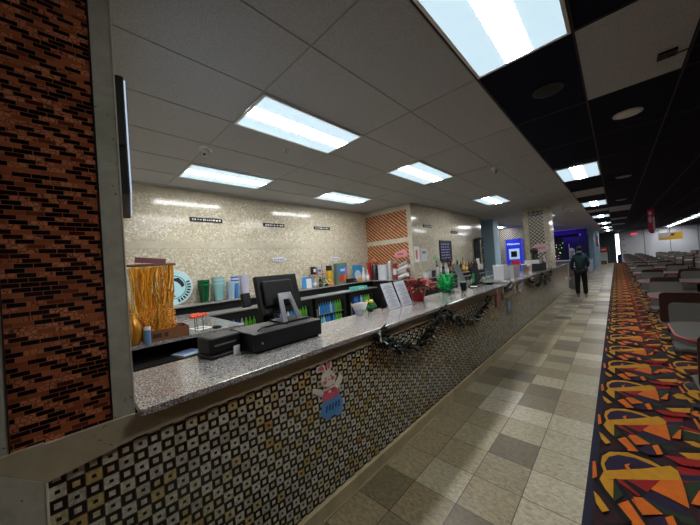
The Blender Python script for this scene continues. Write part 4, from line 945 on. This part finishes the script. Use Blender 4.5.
# hanging banners
t = thing('hanging_banner', 'red and white vertical banner hanging from the black ceiling', 'banner', (1.09, 16.8, 2.1))
mesh('cloth', G().prism([(-.1, 0, .0), (.04, 0, .0), (.1, 0, .08), (.1, 0, .94), (-.1, 0, .94)], (0, .01, 0)), plain((196, 40, 84), .6), t)
mesh('emblem', G().prism([(p[0], -.002, p[1]) for p in ell(-.03, .5, .05, .14)], (0, .002, 0)).prism([(p[0], -.002, p[1]) for p in ell(-.02, .76, .05, .09)], (0, .002, 0)), plain((226, 200, 206), .6), t)
mesh('white_edge', G().box(.04, .095, -.003, 0, .08, .6), plain((206, 196, 206), .6), t); mesh('weight', G().box(-.06, .06, -.01, .02, -.06, .0), BLK, t)
t = thing('hanging_banner', 'yellow and white wide banner hung before the far wall', 'banner', (2.33, 25, 1.78))
mesh('cloth', G().box(-.47, .47, 0, .01, 0, .42), plain((226, 180, 44), .6), t)
mesh('print', G().prism([(-.45, -.003, .12), (-.1, -.003, .16), (.1, -.003, .4), (-.45, -.003, .4)], (0, .003, 0)), plain((206, 206, 206), .6), t)
mesh('emblem', G().box(.02, .16, -.006, -.003, .24, .36), plain((60, 40, 20), .6), t)
mesh('cord', G().box(-.45, -.44, 0, .005, .42, CE - 1.78).box(.44, .45, 0, .005, .42, CE - 1.78), GRY, t)
for i in range(3):
    t = thing('wall_bracket', ('upper', 'middle', 'lower')[i] + ' small dark fitting on the far wall beside the exit', 'fitting', (.55, 37.98, 2.2 - .6 * i)); mesh('plate', G().box(-.06, .06, -.03, 0, 0, .06), BLK, t)

# ------------------------------------------------------------------ person at the end of the counter
def skin(name, verts, edges, radii, mat, parent, sub=2):
    me = bpy.data.meshes.new(name); me.from_pydata(verts, edges, []); o = bpy.data.objects.new(name, me); COL.objects.link(o)
    o.modifiers.new('skin', 'SKIN'); me.skin_vertices[0].data[0].use_root = True
    for i, r in enumerate(radii):
        r = r if isinstance(r, tuple) else (r, r); me.skin_vertices[0].data[i].radius = r
    s = o.modifiers.new('sub', 'SUBSURF'); s.levels = sub; s.render_levels = sub
    dg = bpy.context.evaluated_depsgraph_get(); m2 = bpy.data.meshes.new_from_object(o.evaluated_get(dg))
    bpy.data.objects.remove(o); m2.materials.clear(); m2.materials.append(mat)
    for p in m2.polygons: p.use_smooth = True
    p = bpy.data.objects.new(name, m2); COL.objects.link(p); p.parent = parent; return p
SKINM = plain((150, 104, 84), .5)
PSC = (.8, 1, 1)
pt = thing('person', 'person in a dark teal hooded jacket and black trousers holding a bag', 'person', (-.9, 11.9, 0), .0)
# standing, facing the counter end (away from the viewer), leaning forward a little; x right, y forward
V = [(0, 0, .92), (0, .02, 1.12), (.0, .07, 1.31), (0, .12, 1.42), (0, .16, 1.5), (0, .17, 1.6),
     (.10, 0, .86), (.11, .03, .48), (.12, -.02, .09), (.13, .13, .04), (-.10, 0, .86), (-.11, .0, .48), (-.12, -.04, .09), (-.13, .11, .04),
     (.19, .08, 1.34), (.25, .04, 1.1), (.2, .2, .98), (.17, .26, .96), (-.19, .08, 1.34), (-.26, .04, 1.1), (-.27, .1, .86), (-.27, .13, .78)]
Ed = [(0, 1), (1, 2), (2, 3), (3, 4), (4, 5), (0, 6), (6, 7), (7, 8), (8, 9), (0, 10), (10, 11), (11, 12), (12, 13), (2, 14), (14, 15), (15, 16), (16, 17), (2, 18), (18, 19), (19, 20), (20, 21)]
Ra = [.1, .1, .12, .07, .06, .085, .095, .065, .045, .04, .095, .065, .045, .04, .065, .048, .038, .028, .065, .048, .038, .028]
skin('body', V, Ed, Ra, SKINM, pt)
mesh('face', G().ball((0, .2, 1.56), .075, .07, .1).ball((0, .275, 1.55), .014, .02, .02).ball((.03, .262, 1.58), .01, n=6).ball((-.03, .262, 1.58), .01, n=6).ball((.078, .18, 1.56), .012, .02, .03).ball((-.078, .18, 1.56), .012, .02, .03).ball((0, .262, 1.515), .022, .008, .007), SKINM, pt)
mesh('hair', G().ball((0, .155, 1.6), .098, .105, .1), plain((6, 5, 5), .8), pt)
JK = plain((14, 48, 54), .8); TR = plain((14, 13, 15), .85)
JO = skin('jacket', [(0, 0, .80), (0, .02, 1.1), (0, .07, 1.33), (0, .11, 1.42), (.19, .08, 1.35), (.26, .04, 1.1), (.205, .19, .99), (-.19, .08, 1.35), (-.27, .04, 1.1), (-.28, .1, .88)],
     [(0, 1), (1, 2), (2, 3), (2, 4), (4, 5), (5, 6), (2, 7), (7, 8), (8, 9)], [(.18, .15), (.17, .14), (.17, .13), .1, .09, .068, .052, .09, .068, .052], JK, pt)
mesh('hood', G().ball((0, .04, 1.46), .12, .09, .08), JK, JO)
skin('trousers', [(0, 0, .92), (.10, 0, .84), (.115, .02, .48), (.125, -.02, .1), (-.10, 0, .84), (-.115, 0, .48), (-.125, -.04, .1)], [(0, 1), (1, 2), (2, 3), (0, 4), (4, 5), (5, 6)], [(.16, .13), .12, .095, .08, .12, .095, .08], TR, pt)
for s in (1, -1): mesh('shoe', G().ball((s * .128, .06 - .01 * (s < 0), .045), .05, .14, .045, 12), plain((150, 150, 150), .6), pt)
for s, (hx, hy, hz) in ((1, (.165, .27, .955)), (-1, (-.27, .135, .75))):
    g = G().ball((hx, hy, hz), .032, .022, .042)
    for k in range(4):
        L = (.052, .06, .056, .044)[k]; d = Vector((0, .6, -.8)) if s > 0 else Vector((0, .15, -1)); b = Vector((hx - .024 + .016 * k, hy, hz - .03))
        g.tube([b, b + d * L * .5, b + d * L * .8 + Vector((0, -.015, -.01)), b + d * L * .8 + Vector((0, -.03, 0))], [.009, .009, .008, .006], 6)
    g.tube([(hx + .028 * -s, hy, hz), (hx + .045 * -s, hy + .01, hz - .03), (hx + .04 * -s, hy + .005, hz - .05)], [.011, .01, .008], 6)
    mesh('hand', g, SKINM, pt)
pt.scale = PSC
t = thing('shopping_bag', 'pale grey plastic bag hanging from the hand of the person', 'bag', (-1.115, 12.03, .26))
mesh('sack', G().lathe((0, 0, 0), [(.07, 0), (.12, .05), (.12, .2), (.07, .34), (.03, .4)], 14), plain((150, 148, 148), .6), t)
mesh('handle', G().tube([(-.03, 0, .38), (-.015, 0, .45), (0, 0, .475), (.015, 0, .45), (.03, 0, .38)], .005, 6), plain((150, 148, 148), .6), t)

# ------------------------------------------------------------------ seating: tables and chairs
LAM = plain((104, 101, 96), .5); LAMC = plain((102, 100, 95), .5)
def rrect(hx, hy, r, n=6, cx=0, cy=0):
    o = []
    for (sx, sy, a0) in ((1, 1, 0), (-1, 1, PI / 2), (-1, -1, PI), (1, -1, 1.5 * PI)):
        for k in range(n + 1):
            a = a0 + PI / 2 * k / n; o.append((cx + sx * (hx - r) + r * math.cos(a), cy + sy * (hy - r) + r * math.sin(a)))
    return o
def make_table():
    t = thing('snack_table', 'x', 'table', group='fixed snack tables')
    tp = mesh('tabletop', G().prism([(p[0], p[1], .725) for p in rrect(.59, .43, .2)], (0, 0, .026)), LAM, t)
    e = rrect(.59, .43, .2); g = G()
    g.tube([(p[0], p[1], .738) for p in e] + [(e[0][0], e[0][1], .738)], .015, 8)
    mesh('edge_trim', g, RED, tp)
    mesh('pedestal', G().cyl((-.3, 0, .02), .04, .705), BLKM, t); mesh('pedestal', G().cyl((.3, 0, .02), .04, .705), BLKM, t)
    mesh('base', G().box(-.5, .5, -.05, .05, 0, .03).box(-.34, -.26, -.3, .3, 0, .025).box(.26, .34, -.3, .3, 0, .025), BLKM, t, .005)
    return t
def make_chair():      # faces -y (towards the table on its -y side)
    t = thing('shell_chair', 'x', 'chair', group='shell chairs at the snack tables')
    mesh('seat', G().prism([(p[0], p[1], .43) for p in rrect(.2, .19, .06)], (0, 0, .025)), LAMC, t)
    n = Vector((0, -1, -.14)).normalized(); up = Vector((0, .14, 1)).normalized()
    def pl(off, th, hx, hz, r): 
        pts = []
        for (x, z) in rrect(hx, hz, r): pts.append(Vector((x, .19, .665)) + up * z + n * off)
        return G().prism(pts, n * th)
    br = mesh('backrest', pl(0, .012, .2, .225, .06), LAMC, t)
    mesh('back_cover', pl(-.012, .012, .205, .23, .06), BRN, br)
    mesh('spine', G().tube([(0, .16, .43), (0, .2, .5), (0, .22, .62)], .018), BLKM, t)
    mesh('leg', G().cyl((0, 0, .02), .03, .41), BLKM, t)
    mesh('base', G().lathe((0, 0, 0), [(.15, 0), (.14, .012), (.04, .03)], 16), BLKM, t)
    return t
T0 = make_table(); C0 = make_chair(); ft = [1, 1]
rows = ['first', 'second', 'third', 'fourth', 'fifth', 'sixth', 'seventh', 'eighth', 'ninth', 'tenth', 'eleventh', 'twelfth']
colsn = ['aisle line', 'second line', 'third line']
for ci, cx in enumerate((.94, 2.85, 4.7)):
    for k in range(12):
        cy = 4.15 + 2.65 * k
        if cx - .6 > .142 * (cy + 1): continue
        l = 'grey red edged snack table, %s from the front, %s' % (rows[k], colsn[ci])
        if ft[0]: T0.location = (cx, cy, 0); T0['label'] = l; ft[0] = 0
        else: dup(T0, (cx, cy, 0), 0, l)
        for sy in (1, -1):
            for sx in (-1, 1):
                x = cx + sx * .335 + (.07 if sy < 0 and k > 1 else 0); y = cy + sy * .6
                if x - .2 > .142 * (y + .5): continue
                l = '%s %s chair at the %s table, %s' % (('left', 'right')[sx > 0], ('far side grey', 'near side brown backed')[sy < 0], rows[k], colsn[ci])
                if ft[1]: C0.location = (x, y, 0); C0['label'] = l; ft[1] = 0
                else: dup(C0, (x, y, 0), 0 if sy > 0 else PI, l)

# ------------------------------------------------------------------ world, camera
w = bpy.data.worlds.new('world'); SC.world = w; w.use_nodes = True
w.node_tree.nodes['Background'].inputs[0].default_value = (.5, .55, .65, 1); w.node_tree.nodes['Background'].inputs[1].default_value = .03
cam = bpy.data.cameras.new('camera'); co = bpy.data.objects.new('camera', cam); COL.objects.link(co)
cam.sensor_width = 36; cam.lens = 276.62 * 36 / 700; cam.clip_start = .02; cam.clip_end = 100
yw, pi_, ro = map(math.radians, (-43.955, .512, -3.994))
fw = Vector((math.sin(yw) * math.cos(pi_), math.cos(yw) * math.cos(pi_), math.sin(pi_)))
rt = Vector((math.cos(yw), -math.sin(yw), 0)); upv = rt.cross(fw)
R1 = rt * math.cos(ro) + upv * math.sin(ro); U1 = -rt * math.sin(ro) + upv * math.cos(ro)
co.matrix_world = Matrix(((R1.x, U1.x, -fw.x, 0), (R1.y, U1.y, -fw.y, 0), (R1.z, U1.z, -fw.z, 1.6), (0, 0, 0, 1)))
SC.camera = co
SC.view_settings.view_transform = 'Standard'; SC.view_settings.look = 'None'
SC.view_settings.exposure = .35; SC.view_settings.gamma = 1; SC.view_settings.use_curve_mapping = False
